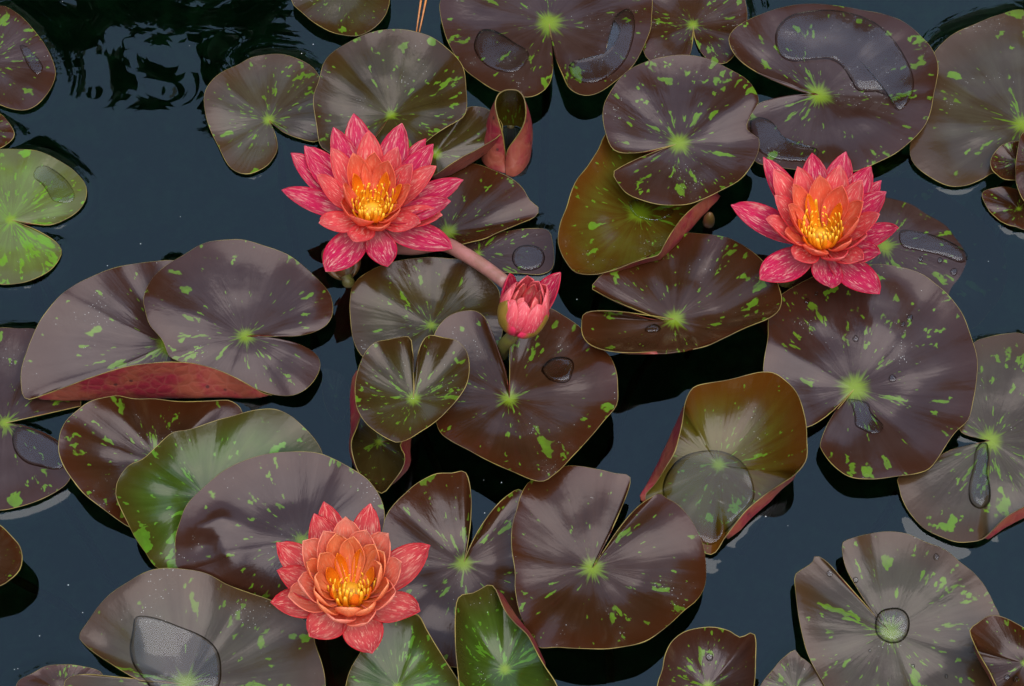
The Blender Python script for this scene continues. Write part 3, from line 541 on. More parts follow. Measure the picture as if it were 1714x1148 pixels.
def solve_pad(key, S):
    """outline pixels + heights -> grids of world points (rays x rings)"""
    rs = random.Random(key)
    P = np.array(S['pts'], dtype=float)
    per = np.sum(np.linalg.norm(np.diff(P, axis=0), axis=1))
    n = int(min(150, max(48, per / 8.0)))
    Q = catmull(P, n, S['closed'])
    cx, cy = S['cen']
    if not S['closed']:
        # straighten the notch where its edge would fold under the fan of rays
        W = np.array([bp(q[0], q[1], S['zc']) for q in Q]); c0 = bp(cx, cy, S['zc'])
        aa = np.unwrap(np.arctan2(W[:, 1] - c0.y, W[:, 0] - c0.x))
        if aa[-1] < aa[0]: aa = -aa
        k = n // 3
        i0 = int(np.argmin(aa[:k])); i1 = n - k + int(np.argmax(aa[n - k:]))
        Q = Q[i0:i1 + 1]; n = len(Q)
    # slight scalloping of the margin
    for i in range(n):
        a = i / n * 2 * math.pi
        w = 0.0035 * math.sin(9 * a + rs.random() * .2) + 0.007 * (noise.noise(Vector((i * 0.21, hash(key) % 97 if False else len(key) * 3.1 + cx * .01, cy * .01))))
        if not S['closed'] and (i < 8 or i > n - 9): w = 0
        if S['closed'] and (i == 0 or i == n - 1): w = 0
        Q[i] = (cx + (Q[i, 0] - cx) * (1 + w), cy + (Q[i, 1] - cy) * (1 + w))
    z = np.full(n, S['ze'])
    if not S['closed']:
        # margin close to the stalk keeps the height of the centre
        rr = np.hypot(Q[:, 0] - cx, Q[:, 1] - cy)
        k = np.clip(rr / (0.75 * np.max(rr)), 0, 1) ** 1.5
        z = S['zc'] + (z - S['zc']) * k
    else:
        k = np.ones(n)
    for (lx, ly, sg, zt) in S['lifts']:
        w = np.exp(-((Q[:, 0] - lx) ** 2 + (Q[:, 1] - ly) ** 2) / (2.0 * sg * sg)) * np.minimum(1, k * 1.6)
        z = z * (1 - w) + zt * w
    off = np.zeros((n, 3))
    if S['folds']:
        idx = []
        for (rx, ry, fx, fy, fz) in S['folds']:
            idx.append((int(np.argmin((Q[:, 0] - rx) ** 2 + (Q[:, 1] - ry) ** 2)), fx - rx, fy - ry, fz))
        idx.sort()
        ii = [a[0] for a in idx]
        for c in range(3):
            off[:, c] = np.interp(np.arange(n), ii, [a[c + 1] for a in idx], left=0 if c < 2 else idx[0][3], right=0 if c < 2 else idx[-1][3])
    C = np.array(bp(cx, cy, S['zc']))
    E = np.array([bp(Q[i, 0], Q[i, 1], z[i]) for i in range(n)])
    Fp = np.array([bp(Q[i, 0] + off[i, 0], Q[i, 1] + off[i, 1], off[i, 2] if S['folds'] else z[i]) for i in range(n)])
    area = np.sum(E[:, 0] * np.roll(E[:, 1], -1) - np.roll(E[:, 0], -1) * E[:, 1])
    if area < 0:
        E, Fp, off, Q, z = E[::-1], Fp[::-1], off[::-1], Q[::-1], z[::-1]
    fw = np.clip(np.hypot(off[:, 0], off[:, 1]) / 5.0, 0, 1)
    m = 24
    T = np.linspace(0, 1, m + 1) ** 0.85
    d = E - C
    rad = np.hypot(d[:, 0], d[:, 1])
    Rm = float(np.percentile(rad, 70))
    ang = np.arctan2(d[:, 1], d[:, 0])
    ph = [rs.uniform(0, 6.28) for _ in range(8)]
    und = (np.sin(3 * ang + ph[0]) * .7 + np.sin(5 * ang + ph[1]) * .6 + np.sin(8 * ang + ph[2]) * .45 + np.sin(13 * ang + ph[3]) * .3) * S['wave']
    und *= np.clip(rad / Rm, 0, 1)
    G = np.zeros((n, m + 1, 3))
    for j, t in enumerate(T):
        A = C + d * t
        A[:, 2] = S['zc'] + d[:, 2] * t ** S['p']
        if S['folds']:
            a1 = C + (Fp - C) * .88; a3 = Fp + (E - Fp) * .30
            if t < .60:
                B = C + (a1 - C) * (t / .60)
                B[:, 2] = S['zc'] + (a1[:, 2] - S['zc']) * (t / .60) ** 1.5
            elif t < .86:
                q = (t - .60) / .26
                B = a1 * (1 - q) ** 2 + Fp * 2 * q * (1 - q) + a3 * q * q
            else:
                B = a3 + (E - a3) * ((t - .86) / .14)
            A = A * (1 - fw[:, None]) + B * fw[:, None]
        A[:, 2] += und * t ** 1.6 * (1 - 0.55 * t ** 6)
        # slow swells inside the blade
        for i in range(n):
            A[i, 2] += S['wave'] * (2.6 * noise.noise(Vector((A[i, 0] * 19, A[i, 1] * 19, cx * .013))) + .8 * noise.noise(Vector((A[i, 0] * 48, A[i, 1] * 48, cy * .013)))) * min(1, t * 2.2) * (1 - .6 * t ** 4)
        for (x0, y0, x1, y1, amp, wd) in S['crease']:
            a0, a1_ = np.array(bp(x0, y0, S['zc']))[:2], np.array(bp(x1, y1, S['zc']))[:2]
            dv = a1_ - a0
            u_ = np.clip(((A[:, :2] - a0) @ dv) / (dv @ dv), 0, 1)
            ds = np.linalg.norm(A[:, :2] - (a0 + u_[:, None] * dv), axis=1)
            A[:, 2] += amp * np.exp(-np.sqrt(ds * ds + 1e-6) / wd) * min(1, t * 2.5) * (.45 + .55 * np.sqrt(1 - t ** 8 + 1e-9))
        G[:, j] = A
    return dict(G=G, T=T, C=C, ang=ang, Rm=Rm, n=n, m=m, rad=rad, Q=Q)

for key, S in PADS.items():
    S['sol'] = solve_pad(key, S)

# ------------------------------------------------------------------ setting: pond bed and bank, water, trees round the pond
POND = 7.5
def build_ground():
    rings = [0.0, 1.0, 3.0, 5.0, 6.5, POND, POND + .6, POND + 1.6, 12, 20, 45, 120, 400]
    hz = [-.55, -.55, -.55, -.5, -.4, -.12, .18, .30, .35, .4, .4, .4, .4]
    ns = 72
    vs, fs = [(0, 0, hz[0])], []
    for r, h in zip(rings[1:], hz[1:]):
        for k in range(ns):
            a = 2 * math.pi * k / ns
            rr = r * (1 + .05 * math.sin(3 * a + 1) + .03 * math.sin(7 * a))
            vs.append((rr * math.cos(a), rr * math.sin(a), h + (.06 * noise.noise(Vector((math.cos(a) * r, math.sin(a) * r, 0))) if r > 6 else 0)))
    for k in range(ns): fs.append((0, 1 + k, 1 + (k + 1) % ns))
    for i in range(len(rings) - 2):
        for k in range(ns):
            a, b = 1 + i * ns + k, 1 + i * ns + (k + 1) % ns
            fs.append((a, a + ns, b + ns, b))
    o = mesh_obj('ground', vs, fs, M['bed'])
    o.data.materials.append(M['bank'])
    for p in o.data.polygons:
        if p.center.z > 0.05: p.material_index = 1
    o['kind'] = 'structure'; o['label'] = 'dark muddy pond bed rising to a grassy bank'
build_ground()

def build_water():
    # fine grid where the picture looks, coarse towards the banks; the surface climbs to every floating margin
    def axis(a, b, step, far):
        fine = np.arange(a, b + step / 2, step)
        outs = [.02, .05, .1, .2, .4, .8, 1.6, 3.2, far]
        return np.concatenate([[a - q for q in reversed(outs)], fine, [b + q for q in outs]])
    xs = axis(-.46, .46, .0020, 7.6)
    ys = axis(-.34, .40, .0020, 7.6)
    X, Y = np.meshgrid(xs, ys)
    Z = np.zeros_like(X)
    for key, S in PADS.items():
        if S['sub']: continue
        E = S['sol']['G'][:, -1, :]
        G = S['sol']['G']
        low = E[E[:, 2] < .0075]
        if S['folds']:
            low = np.concatenate([low, G[:, 9, :][(G[:, 9, 2] < .005)], G[:, 12, :][(G[:, 12, 2] < .006)]])
        if len(low) < 3: continue
        x0, x1, y0, y1 = low[:, 0].min() - .03, low[:, 0].max() + .03, low[:, 1].min() - .03, low[:, 1].max() + .03
        ix = np.where((xs > x0) & (xs < x1))[0]; iy = np.where((ys > y0) & (ys < y1))[0]
        if len(ix) == 0 or len(iy) == 0: continue
        sx, sy = slice(ix[0], ix[-1] + 1), slice(iy[0], iy[-1] + 1)
        gx, gy = X[sy, sx], Y[sy, sx]
        d2 = np.full(gx.shape, 1e9)
        amp = np.zeros(gx.shape)
        for q in low:
            dd = (gx - q[0]) ** 2 + (gy - q[1]) ** 2
            a = min(.0018, max(.0008, q[2] + .0001)) * min(1.0, max(0.0, (.0075 - q[2]) / .003))
            mk = dd < d2
            d2[mk] = dd[mk]; amp[mk] = a
        dist = np.sqrt(d2)
        Z[sy, sx] = np.maximum(Z[sy, sx], amp * np.exp(-(dist / .0058) ** 1.0) )
    # stalk menisci
    for (sx_, sy_, r_) in STALK_SPOTS:
        dd = np.hypot(X - sx_, Y - sy_)
        Z = np.maximum(Z, .0016 * np.exp(-np.maximum(0, dd - r_) / .005))
    # a breath of air on the far corner, almost none elsewhere
    for (kx, ky, a, phz) in ((31, 55, .00007, .3), (-18, 74, .00005, 1.9), (47, 38, .00004, 4.0), (9, 23, .00016, 2.2), (90, 120, .000016, 1.0)):
        Z += a * np.sin(kx * X + ky * Y + phz) * (0.35 + 1.3 / (1 + np.exp((X + .16) * 18)) / (1 + np.exp(-(Y - .13) * 22)))
    nx, ny = len(xs), len(ys)
    V = np.stack([X.ravel(), Y.ravel(), Z.ravel()], 1).astype(np.float32)
    i = np.arange(nx - 1)[None, :] + (np.arange(ny - 1) * nx)[:, None]
    Fq = np.stack([i, i + 1, i + nx + 1, i + nx], -1).reshape(-1, 4)
    me = bpy.data.meshes.new('water')
    me.vertices.add(len(V)); me.vertices.foreach_set('co', V.ravel())
    me.loops.add(Fq.size); me.loops.foreach_set('vertex_index', Fq.ravel().astype(np.int32))
    me.polygons.add(len(Fq)); me.polygons.foreach_set('loop_start', (np.arange(len(Fq)) * 4).astype(np.int32))
    me.polygons.foreach_set('use_smooth', np.ones(len(Fq), dtype=bool))
    me.update(calc_edges=True)
    me.materials.append(M['water'])
    o = bpy.data.objects.new('water', me); COL.objects.link(o)
    o['kind'] = 'structure'; o['label'] = 'still dark blue pond water reflecting the sky'

F1B, F2B, F3B, BUDB = (622, 364, .030), (1375, 408, .030), (587, 1003, .052), (866, 556, .052)
STALK_SPOTS = []
for (sx_, sy_, sz_) in ((1309, 480, 0.0), (585, 478, 0.0)):
    q_ = bp(sx_, sy_, sz_); STALK_SPOTS.append((q_.x, q_.y, .004))
build_water()

def leaf_cloud(n, place, size, seed):
    """n separate little leaves (two bent faces each) placed by place(rng) -> point"""
    rg = random.Random(seed)
    vs, fs = [], []
    for _ in range(n):
        p = Vector(place(rg))
        a = Vector((rg.gauss(0, 1), rg.gauss(0, 1), rg.gauss(0, .6))).normalized()
        b = a.orthogonal().normalized()
        b = (Matrix.Rotation(rg.uniform(0, 6.28), 3, a) @ b)
        c = a.cross(b)
        s = size * rg.uniform(.6, 1.3)
        k = len(vs)
        vs += [p - a * s, p + b * s * .42 + c * s * .1, p + a * s, p - b * s * .42 + c * s * .1]
        fs += [(k, k + 1, k + 2), (k, k + 2, k + 3)]
    return vs, fs

def build_tree_belt():
    # the ring of trees round the pond: lumpy dark crowns with loose leaves in front of them
    rg = random.Random(5)
    vs, fs = [], []
    lumps = []
    for k in range(44):
        a = 2 * math.pi * (k + rg.uniform(-.3, .3)) / 44
        r = rg.uniform(11.0, 13.5)
        h = r * (rg.uniform(1.04, 1.13) if math.cos(a) > .35 else rg.uniform(.80, 1.0))
        cx, cy = r * math.sin(a), r * math.cos(a)
        lumps.append((cx, cy, h))
        base = len(vs)
        nu, nv = 12, 8
        for j in range(nv + 1):
            th = math.pi * j / nv
            for i in range(nu):
                ph = 2 * math.pi * i / nu
                v = Vector((math.sin(th) * math.cos(ph), math.sin(th) * math.sin(ph), math.cos(th)))
                w = 1 + .35 * noise.noise(v * 2.1 + Vector((k * 3.3, 0, 0)))
                vs.append((cx + v.x * 1.35 * w, cy + v.y * 1.35 * w, h * .5 + .2 + v.z * h * .5 * w))
        for j in range(nv):
            for i in range(nu):
                i2 = (i + 1) % nu
                fs.append((base + j * nu + i, base + j * nu + i2, base + (j + 1) * nu + i2, base + (j + 1) * nu + i))
    def place(g):
        cx, cy, h = g.choice(lumps)
        th, ph = math.acos(g.uniform(-1, 1)), g.uniform(0, 6.28)
        return (cx + math.sin(th) * math.cos(ph) * 1.75, cy + math.sin(th) * math.sin(ph) * 1.75, h * .5 + .3 + math.cos(th) * h * .55)
    v2, f2 = leaf_cloud(16000, place, .17, 9)
    b = len(vs)
    vs += v2; fs += [tuple(b + q for q in f) for f in f2]
    o = mesh_obj('tree_belt', vs, fs, M['treeleaf'], smooth=False)
    o['kind'] = 'stuff'; o['label'] = 'dense belt of dark trees round the pond'; o['category'] = 'trees'
build_tree_belt()

def build_overhang():
    """tree on the far bank whose low bough hangs over the pond; its mirror image is the dark foliage in the water"""
    def mirror_pt(px, py, h):
        w = bp(px, py, 0)
        d = ray(px, py); d = Vector((d.x, d.y, -d.z))
        return w + d * (h / d.z)
    root = empty('bank_tree', (-4.2, 8.6, .3))
    tag(root, 'dark leafed tree on the bank, its drooping bough mirrored in the pond', 'tree')
    tip = mirror_pt(250, 0, 3.6)
    v, f = tube([(-4.2, 8.6, .1), (-4.1, 8.5, 2.0), (-3.9, 8.2, 4.0), (-3.7, 8.0, 6.0)], [.24, .2, .16, .10], 10)
    mesh_obj('trunk', v, f, M['bark'], root)
    mid = Vector((-2.4, 6.0, 5.2))
    v, f = tube([(-3.95, 8.3, 3.6), (-3.2, 7.2, 4.6), mid, (mid + tip) / 2 + Vector((0, 0, .35)), tip + Vector((0, .2, .25))], [.10, .085, .06, .035, .012], 8)
    mesh_obj('limb', v, f, M['bark'], root)
    rg = random.Random(21)
    spots = []
    # where the mirrored foliage lies, as pixels of water surface looked into
    for (px, py, sx, sy, wt) in ((40, -30, 60, 26, 70), (95, 28, 22, 22, 26), (160, 45, 20, 16, 24), (260, 8, 70, 20, 110), (300, 40, 42, 10, 50), (210, -10, 60, 20, 70),
                                 (390, 28, 30, 14, 44), (440, -5, 28, 18, 44), (385, 52, 22, 6, 16), (140, 62, 14, 8, 12), (110, 62, 10, 14, 12), (200, 100, 7, 6, 4), (268, 122, 10, 4, 5), (325, 84, 10, 5, 4), (380, 112, 14, 5, 7), (430, 70, 5, 14, 4),
                                 (200, -90, 170, 40, 240), (100, -180, 200, 60, 260), (330, -150, 120, 40, 160)):
        for _ in range(wt):
            spots.append(mirror_pt(rg.gauss(px, sx * .6), rg.gauss(py, sy * .6), 3.6 + rg.uniform(-.35, .35)))
    def crown(g):
        if g.random() < .68: 
            s = g.choice(spots); return (s.x + g.gauss(0, .030), s.y + g.gauss(0, .022), s.z)
        return (-3.6 + g.gauss(0, 1.1), 8.2 + g.gauss(0, .9), 6.0 + g.gauss(0, 1.0))
    v, f = leaf_cloud(11000, crown, .036, 3)
    o = mesh_obj('crown', v, f, M['treeleaf'], root, smooth=False)
    o['kind'] = 'stuff'
build_overhang()

# ------------------------------------------------------------------ lily pads: meshes
BVH = {}
def grid_normals(G):
    du = np.gradient(G, axis=0); dv = np.gradient(G, axis=1)
    N = np.cross(dv, du)
    L = np.linalg.norm(N, axis=2, keepdims=True); L[L < 1e-12] = 1
    return N / L

def build_pad(key, S):
    s = S['sol']
    G, n, m, C = s['G'], s['n'], s['m'], s['C']
    root = empty('lily_pad', C)
    tag(root, S['label'], 'lily pad', 'lily pads on the pond')
    N = grid_normals(G)
    if np.mean(N[:, m // 2, 2]) < 0: N = -N
    rho_e = np.linalg.norm(G - C, axis=2) / s['Rm']
    def sheet(off):
        vs = [Vector(C) + Vector((0, 0, off))]
        for i in range(n):
            for j in range(1, m + 1):
                vs.append(Vector(G[i, j] + N[i, j] * off))
        return vs
    ix = lambda i, j: 1 + i * m + (j - 1)
    faces = []
    for i in range(n - 1):
        faces.append((0, ix(i, 1), ix(i + 1, 1)))
        for j in range(1, m):
            faces.append((ix(i, j), ix(i, j + 1), ix(i + 1, j + 1), ix(i + 1, j)))
    polar = [(1, 0, 0)]; edge = [0.0]
    for i in range(n):
        for j in range(1, m + 1):
            polar.append((math.cos(s['ang'][i]), math.sin(s['ang'][i]), rho_e[i, j])); edge.append(s['T'][j])
    seed = (len(BVH) * .618034) % 1.0 * 10
    top = sheet(.00035)
    mesh_obj('blade', top, faces, M[S['mat']], root, attrs={'polar': ('FLOAT_VECTOR', polar), 'edge': ('FLOAT', edge), 'seed': ('FLOAT', [seed] * len(top))})
    mesh_obj('underside', sheet(-.00035), [tuple(reversed(q)) for q in faces], M['under'], root)
    E = [Vector(G[i, m]) for i in range(n)]
    path = E if S['closed'] else [Vector(C)] + E + [Vector(C)]
    rv = [.00030 + .00016 * noise.noise(Vector((k * .35, len(BVH) * 7.1, 0))) for k in range(len(path))]
    v, f = tube(path, rv, 5, cap=False)
    mesh_obj('rim', v, f, M['rim'], root)
    c = Vector(C)
    rg = random.Random(key)
    dx, dy = rg.uniform(-.05, .05), rg.uniform(-.02, .08)
    v, f = tube([c + Vector((0, 0, -.0008)), c + Vector((dx * .1, dy * .1, -.05)), c + Vector((dx * .5, dy * .5, -.2)), Vector((c.x + dx, c.y + dy, -.56))], [.0026, .003, .0032, .0035], 7)
    mesh_obj('petiole', v, f, M['petiole'], root)
    BVH[key] = BVHTree.FromPolygons([tuple(q) for q in top], faces)
    return root
for key, S in PADS.items():
    build_pad(key, S)

def build_rolled_pad():
    """a pad rolled up like a collar: upper rim loop, lower loop in the water"""
    rimp = [(846, 262, .006), (844, 246, .016), (841, 224, .028), (834, 200, .038), (829, 176, .044), (833, 160, .047), (843, 152, .049), (855, 150, .050), (867, 152, .049), (876, 162, .047), (880, 180, .043), (879, 200, .036), (872, 218, .030), (862, 233, .024), (852, 247, .017), (847, 262, .008)]
    botp = [(846, 290, .000), (832, 287, .000), (815, 280, .000), (806, 262, .001), (808, 240, .001), (820, 222, .001), (838, 212, .001), (854, 209, .001), (872, 213, .001), (884, 224, .001), (889, 240, .000), (888, 258, .000), (884, 272, .000), (874, 286, .000), (860, 295, .000), (847, 292, .000)]
    n, m = 72, 12
    A, B = catmull(rimp, n), catmull(botp, n)
    G = np.zeros((n, m + 1, 3))
    cx = np.array(bp(850, 240, .02))
    for i in range(n):
        a, b = np.array(bp(*B[i])), np.array(bp(*A[i]))
        for j in range(m + 1):
            t = j / m
            p = a * (1 - t) + b * t
            o_ = p - cx; o_[2] = 0
            G[i, j] = p + o_ * (.16 * math.sin(math.pi * t))
    N = grid_normals(G)
    inward = np.sum(N[n // 2, m // 2] * (cx - G[n // 2, m // 2]))
    if inward < 0: N = -N
    root = empty('lily_pad', Vector(cx) * 1.0)
    root.location.z = 0
    tag(root, 'lily pad rolled into an upright collar, spotted pink outside and green within', 'lily pad', 'lily pads on the pond')
    faces = [(i * (m + 1) + j, (i + 1) * (m + 1) + j, (i + 1) * (m + 1) + j + 1, i * (m + 1) + j + 1) for i in range(n - 1) for j in range(m)]
    vin = [Vector(G[i, j] + N[i, j] * .0003) for i in range(n) for j in range(m + 1)]
    vout = [Vector(G[i, j] - N[i, j] * .0003) for i in range(n) for j in range(m + 1)]
    pol = [(math.cos(i * .08), math.sin(i * .08), 1.2 - .8 * j / m) for i in range(n) for j in range(m + 1)]
    mesh_obj('blade', vin, faces, M['olive'], root, attrs={'polar': ('FLOAT_VECTOR', pol), 'edge': ('FLOAT', [0.3] * len(vin)), 'seed': ('FLOAT', [4.4] * len(vin))})
    mesh_obj('underside', vout, [tuple(reversed(q)) for q in faces], M['under'], root)
    v, f = tube([Vector(G[i, m]) for i in range(n)], .00050, 5)
    mesh_obj('rim', v, f, M['rim'], root)
    q = Vector(G[n // 2, 0])
    v, f = tube([q, q + Vector((0, .005, -.05)), Vector((q.x, q.y + .05, -.56))], [.003, .003, .0035], 7)
    mesh_obj('petiole', v, f, M['petiole'], root)
build_rolled_pad()

# ------------------------------------------------------------------ water lying on the pads
def on_pad(keys, px, py):
    d = ray(px, py)
    best = None
    for k in keys:
        h = BVH[k].ray_cast(cam_pos, d)
        if h[0] is not None and (best is None or h[3] < best[3]): best = h
    return best

def puddle(keys, cen, pts, h, label, w=.0028, closed=True, name='water_pool', cat='water', group='water lying on the pads'):
    Q = catmull(np.array(pts, dtype=float), max(30, len(pts) * 5), closed)[:-1] if closed else catmull(pts, 40)
    n = len(Q)
    fr = [0, .3, .55, .72, .82, .88, .92, .95, .975, 1.0]
    vs, last = [], None
    hc = on_pad(keys, *cen)
    zdef = hc[0].z if hc else .004
    def vert(x, y, f, rad):
        hit = on_pad(keys, x, y)
        p = hit[0].copy() if hit else bp(x, y, zdef)
        dd = (1 - f) * rad
        k = 1 - min(1.0, dd / w)
        p.z += .0001 + h * math.sqrt(max(0.0, 1 - k * k))
        return p
    R0 = np.mean(np.hypot(Q[:, 0] - cen[0], Q[:, 1] - cen[1])) * .000413
    vs.append(vert(cen[0], cen[1], 0, R0))
    for f in fr[1:]:
        for q in Q:
            vs.append(vert(cen[0] + (q[0] - cen[0]) * f, cen[1] + (q[1] - cen[1]) * f, f, R0))
    # level the free surface a little
    # the free surface lies nearly level; only its rim follows the leaf
    zi = sorted(v.z for v in vs[:1 + 5 * n])
    zm = zi[int(len(zi) * .7)]
    for i in range(len(vs)):
        ring = 0 if i == 0 else 1 + (i - 1) // n
        k = .75 * max(0.0, 1 - (fr[ring] / .97) ** 6)
        vs[i].z = max(vs[i].z, vs[i].z * (1 - k) + min(zm, vs[i].z + .004) * k)
    fs = []
    flip = False
    a = sum(Q[i, 0] * Q[(i + 1) % n, 1] - Q[(i + 1) % n, 0] * Q[i, 1] for i in range(n))
    for i in range(n):
        i2 = (i + 1) % n
        fs.append((0, 1 + i, 1 + i2))
        for j in range(len(fr) - 2):
            b = 1 + j * n
            fs.append((b + i, b + n + i, b + n + i2, b + i2))
    if a > 0: fs = [tuple(reversed(q)) for q in fs]
    o = mesh_obj(name, vs, fs, M['film'])
    tag(o, label, cat, group)
    return o

puddle(['P7'], (838, 88), [(803, 52), (820, 49), (840, 57), (862, 72), (882, 84), (885, 97), (875, 112), (858, 121), (838, 120), (815, 110), (800, 95), (793, 75)], .0016, 'almond shaped pool on the notched purple pad, beside its stalk end')
puddle(['P7'], (1012, 92), [(1028, 30), (1038, 45), (1037, 60), (1025, 80), (1005, 95), (978, 101), (955, 106), (953, 120), (962, 132), (980, 139), (1005, 136), (1030, 120), (1050, 95), (1061, 60), (1062, 30), (1050, 14)], .0016, 'crescent pool along the margin of the notched purple pad')
puddle(['P10'], (1430, 95), [(1334, 22), (1312, 33), (1299, 52), (1298, 75), (1308, 95), (1328, 103), (1360, 100), (1390, 100), (1410, 112), (1425, 135), (1437, 152), (1470, 155), (1490, 165), (1502, 185), (1518, 175), (1529, 150), (1528, 125), (1515, 95), (1495, 65), (1465, 38), (1425, 22), (1380, 16)], .0018, 'long S shaped film of water over the large mauve pad')
puddle(['P10'], (1310, 232), [(1256, 202), (1270, 196), (1287, 201), (1298, 212), (1306, 225), (1325, 240), (1345, 248), (1370, 251), (1360, 268), (1320, 270), (1285, 262), (1264, 245), (1256, 222)], .0012, 'thin film in the lower lobe of the large mauve pad')
puddle(['P30'], (300, 1100), [(228, 1032), (260, 1034), (300, 1048), (340, 1065), (362, 1085), (370, 1110), (368, 1145), (350, 1165), (300, 1172), (262, 1160), (235, 1130), (222, 1110), (217, 1085), (222, 1055)], .0022, 'pool with a dark looped edge on the wide grey pad')
puddle(['P37'], (1188, 832), [(1109, 815), (1121, 785), (1145, 763), (1180, 754), (1212, 756), (1240, 771), (1257, 797), (1263, 828), (1255, 848), (1236, 868), (1212, 893), (1192, 912), (1165, 903), (1135, 878), (1115, 848)], .0022, 'clear pool filling the cupped olive pad with red sides', w=.006)
puddle(['P41'], (1493, 1048), [(1465, 1050), (1466, 1035), (1474, 1023), (1488, 1018), (1505, 1018), (1518, 1027), (1523, 1042), (1520, 1060), (1510, 1073), (1494, 1077), (1478, 1072), (1468, 1062)], .0040, 'round domed water drop on the pad centre', w=.006, name='water_drop')
puddle(['P39'], (1642, 800), [(1640, 742), (1652, 742), (1655, 765), (1652, 790), (1657, 815), (1658, 836), (1650, 849), (1637, 851), (1625, 842), (1621, 825), (1623, 805), (1629, 780), (1632, 755)], .0036, 'long finger shaped water drop on the pale grey pad', w=.0045, name='water_drop')
puddle(['P38'], (1448, 700), [(1420, 668), (1426, 680), (1430, 695), (1432, 712), (1445, 720), (1462, 727), (1475, 722), (1478, 712), (1470, 702), (1458, 690), (1454, 676), (1440, 670)], .0014, 'ragged film of water beside the notch of the very large mauve pad')
puddle(['P16'], (885, 432), [(857, 430), (862, 418), (875, 411), (893, 411), (907, 418), (912, 432), (906, 446), (890, 453), (872, 452), (860, 442)], .0018, 'ring edged drop on the small waterlogged pad', name='water_drop')
puddle(['P22'], (935, 620), [(906, 618), (918, 604), (935, 598), (953, 600), (961, 610), (958, 625), (952, 638), (938, 641), (920, 636), (912, 628)], .0026, 'flat drop with a dark arc on the large heart shaped pad', name='water_drop')
puddle(['P26'], (65, 752), [(22, 722), (32, 714), (55, 720), (78, 730), (98, 744), (108, 760), (108, 780), (92, 786), (70, 782), (45, 775), (28, 760), (21, 742)], .0012, 'sheet of water on the floating pad below the rolled one')
puddle(['P3'], (95, 305), [(56, 295), (62, 280), (75, 277), (92, 285), (112, 302), (124, 322), (122, 336), (105, 340), (88, 335), (80, 322), (70, 308)], .0010, 'squiggly film on the pale lime pad')
puddle(['P1'], (55, 92), [(33, 76), (45, 78), (55, 90), (66, 100), (72, 115), (62, 124), (48, 112), (40, 95)], .0010, 'small film on the brown corner pad')
puddle(['P17'], (1088, 352), [(1054, 338), (1070, 335), (1100, 345), (1127, 352), (1115, 366), (1092, 370), (1068, 364), (1056, 352)], .0014, 'little pool at the stalk end of the golden olive pad')
puddle(['P18'], (1092, 550), [(1080, 550), (1088, 545), (1098, 544), (1106, 549), (1102, 555), (1090, 557), (1081, 555)], .0020, 'small bright drop in the crease of the lifted brown pad', name='water_drop', w=.002)
puddle(['P40'], (1560, 405), [(1507, 386), (1538, 388), (1569, 396), (1597, 408), (1620, 426), (1610, 440), (1575, 428), (1540, 420), (1510, 412)], .0010, 'film of water on the half sunken pad')
for i, (k, px, py, r, where) in enumerate([('P38', 1432, 567, 5.0, 0), ('P38', 1493, 634, 6.0, 0), ('P38', 1523, 532, 5.0, 0), ('P38', 1511, 543, 4.0, 0), ('P38', 1351, 504, 4.5, 0), ('P38', 1366, 492, 3.0, 0),
                                    ('P40', 1541, 434, 4.0, 1), ('P40', 1573, 436, 4.5, 1), ('P40', 1597, 455, 6.0, 1),
                                    ('P41', 1567, 932, 5.0, 2), ('P41', 1389, 960, 5.0, 2), ('P41', 1432, 971, 4.5, 2), ('P41', 1528, 1115, 3.5, 2), ('P41', 1584, 1132, 3.0, 2), ('P41', 1456, 1089, 2.5, 2),
                                    ('P42', 1685, 1134, 5.0, 3), ('P42', 1700, 1136, 5.0, 3), ('P43', 1188, 1100, 6.0, 4)]):
    puddle([k], (px, py), [(px + r * math.cos(a) * random.uniform(.85, 1.2), py + r * 1.1 * math.sin(a) * random.uniform(.9, 1.1)) for a in [q * math.pi / 4 for q in range(8)]], .0011,
           ['tiny bead of water on the very large mauve pad', 'tiny bead of water on the half sunken pad', 'tiny bead of water on the pad with the round drop', 'tiny bead of water on the red brown corner pad', 'tiny bead of water on the glossy mauve pad'][where],
           w=.0012, name='water_bead', group=['beads on the very large mauve pad', 'beads on the half sunken pad', 'beads on the pad with the round drop', 'beads on the red brown pad', 'beads on the glossy mauve pad'][where])

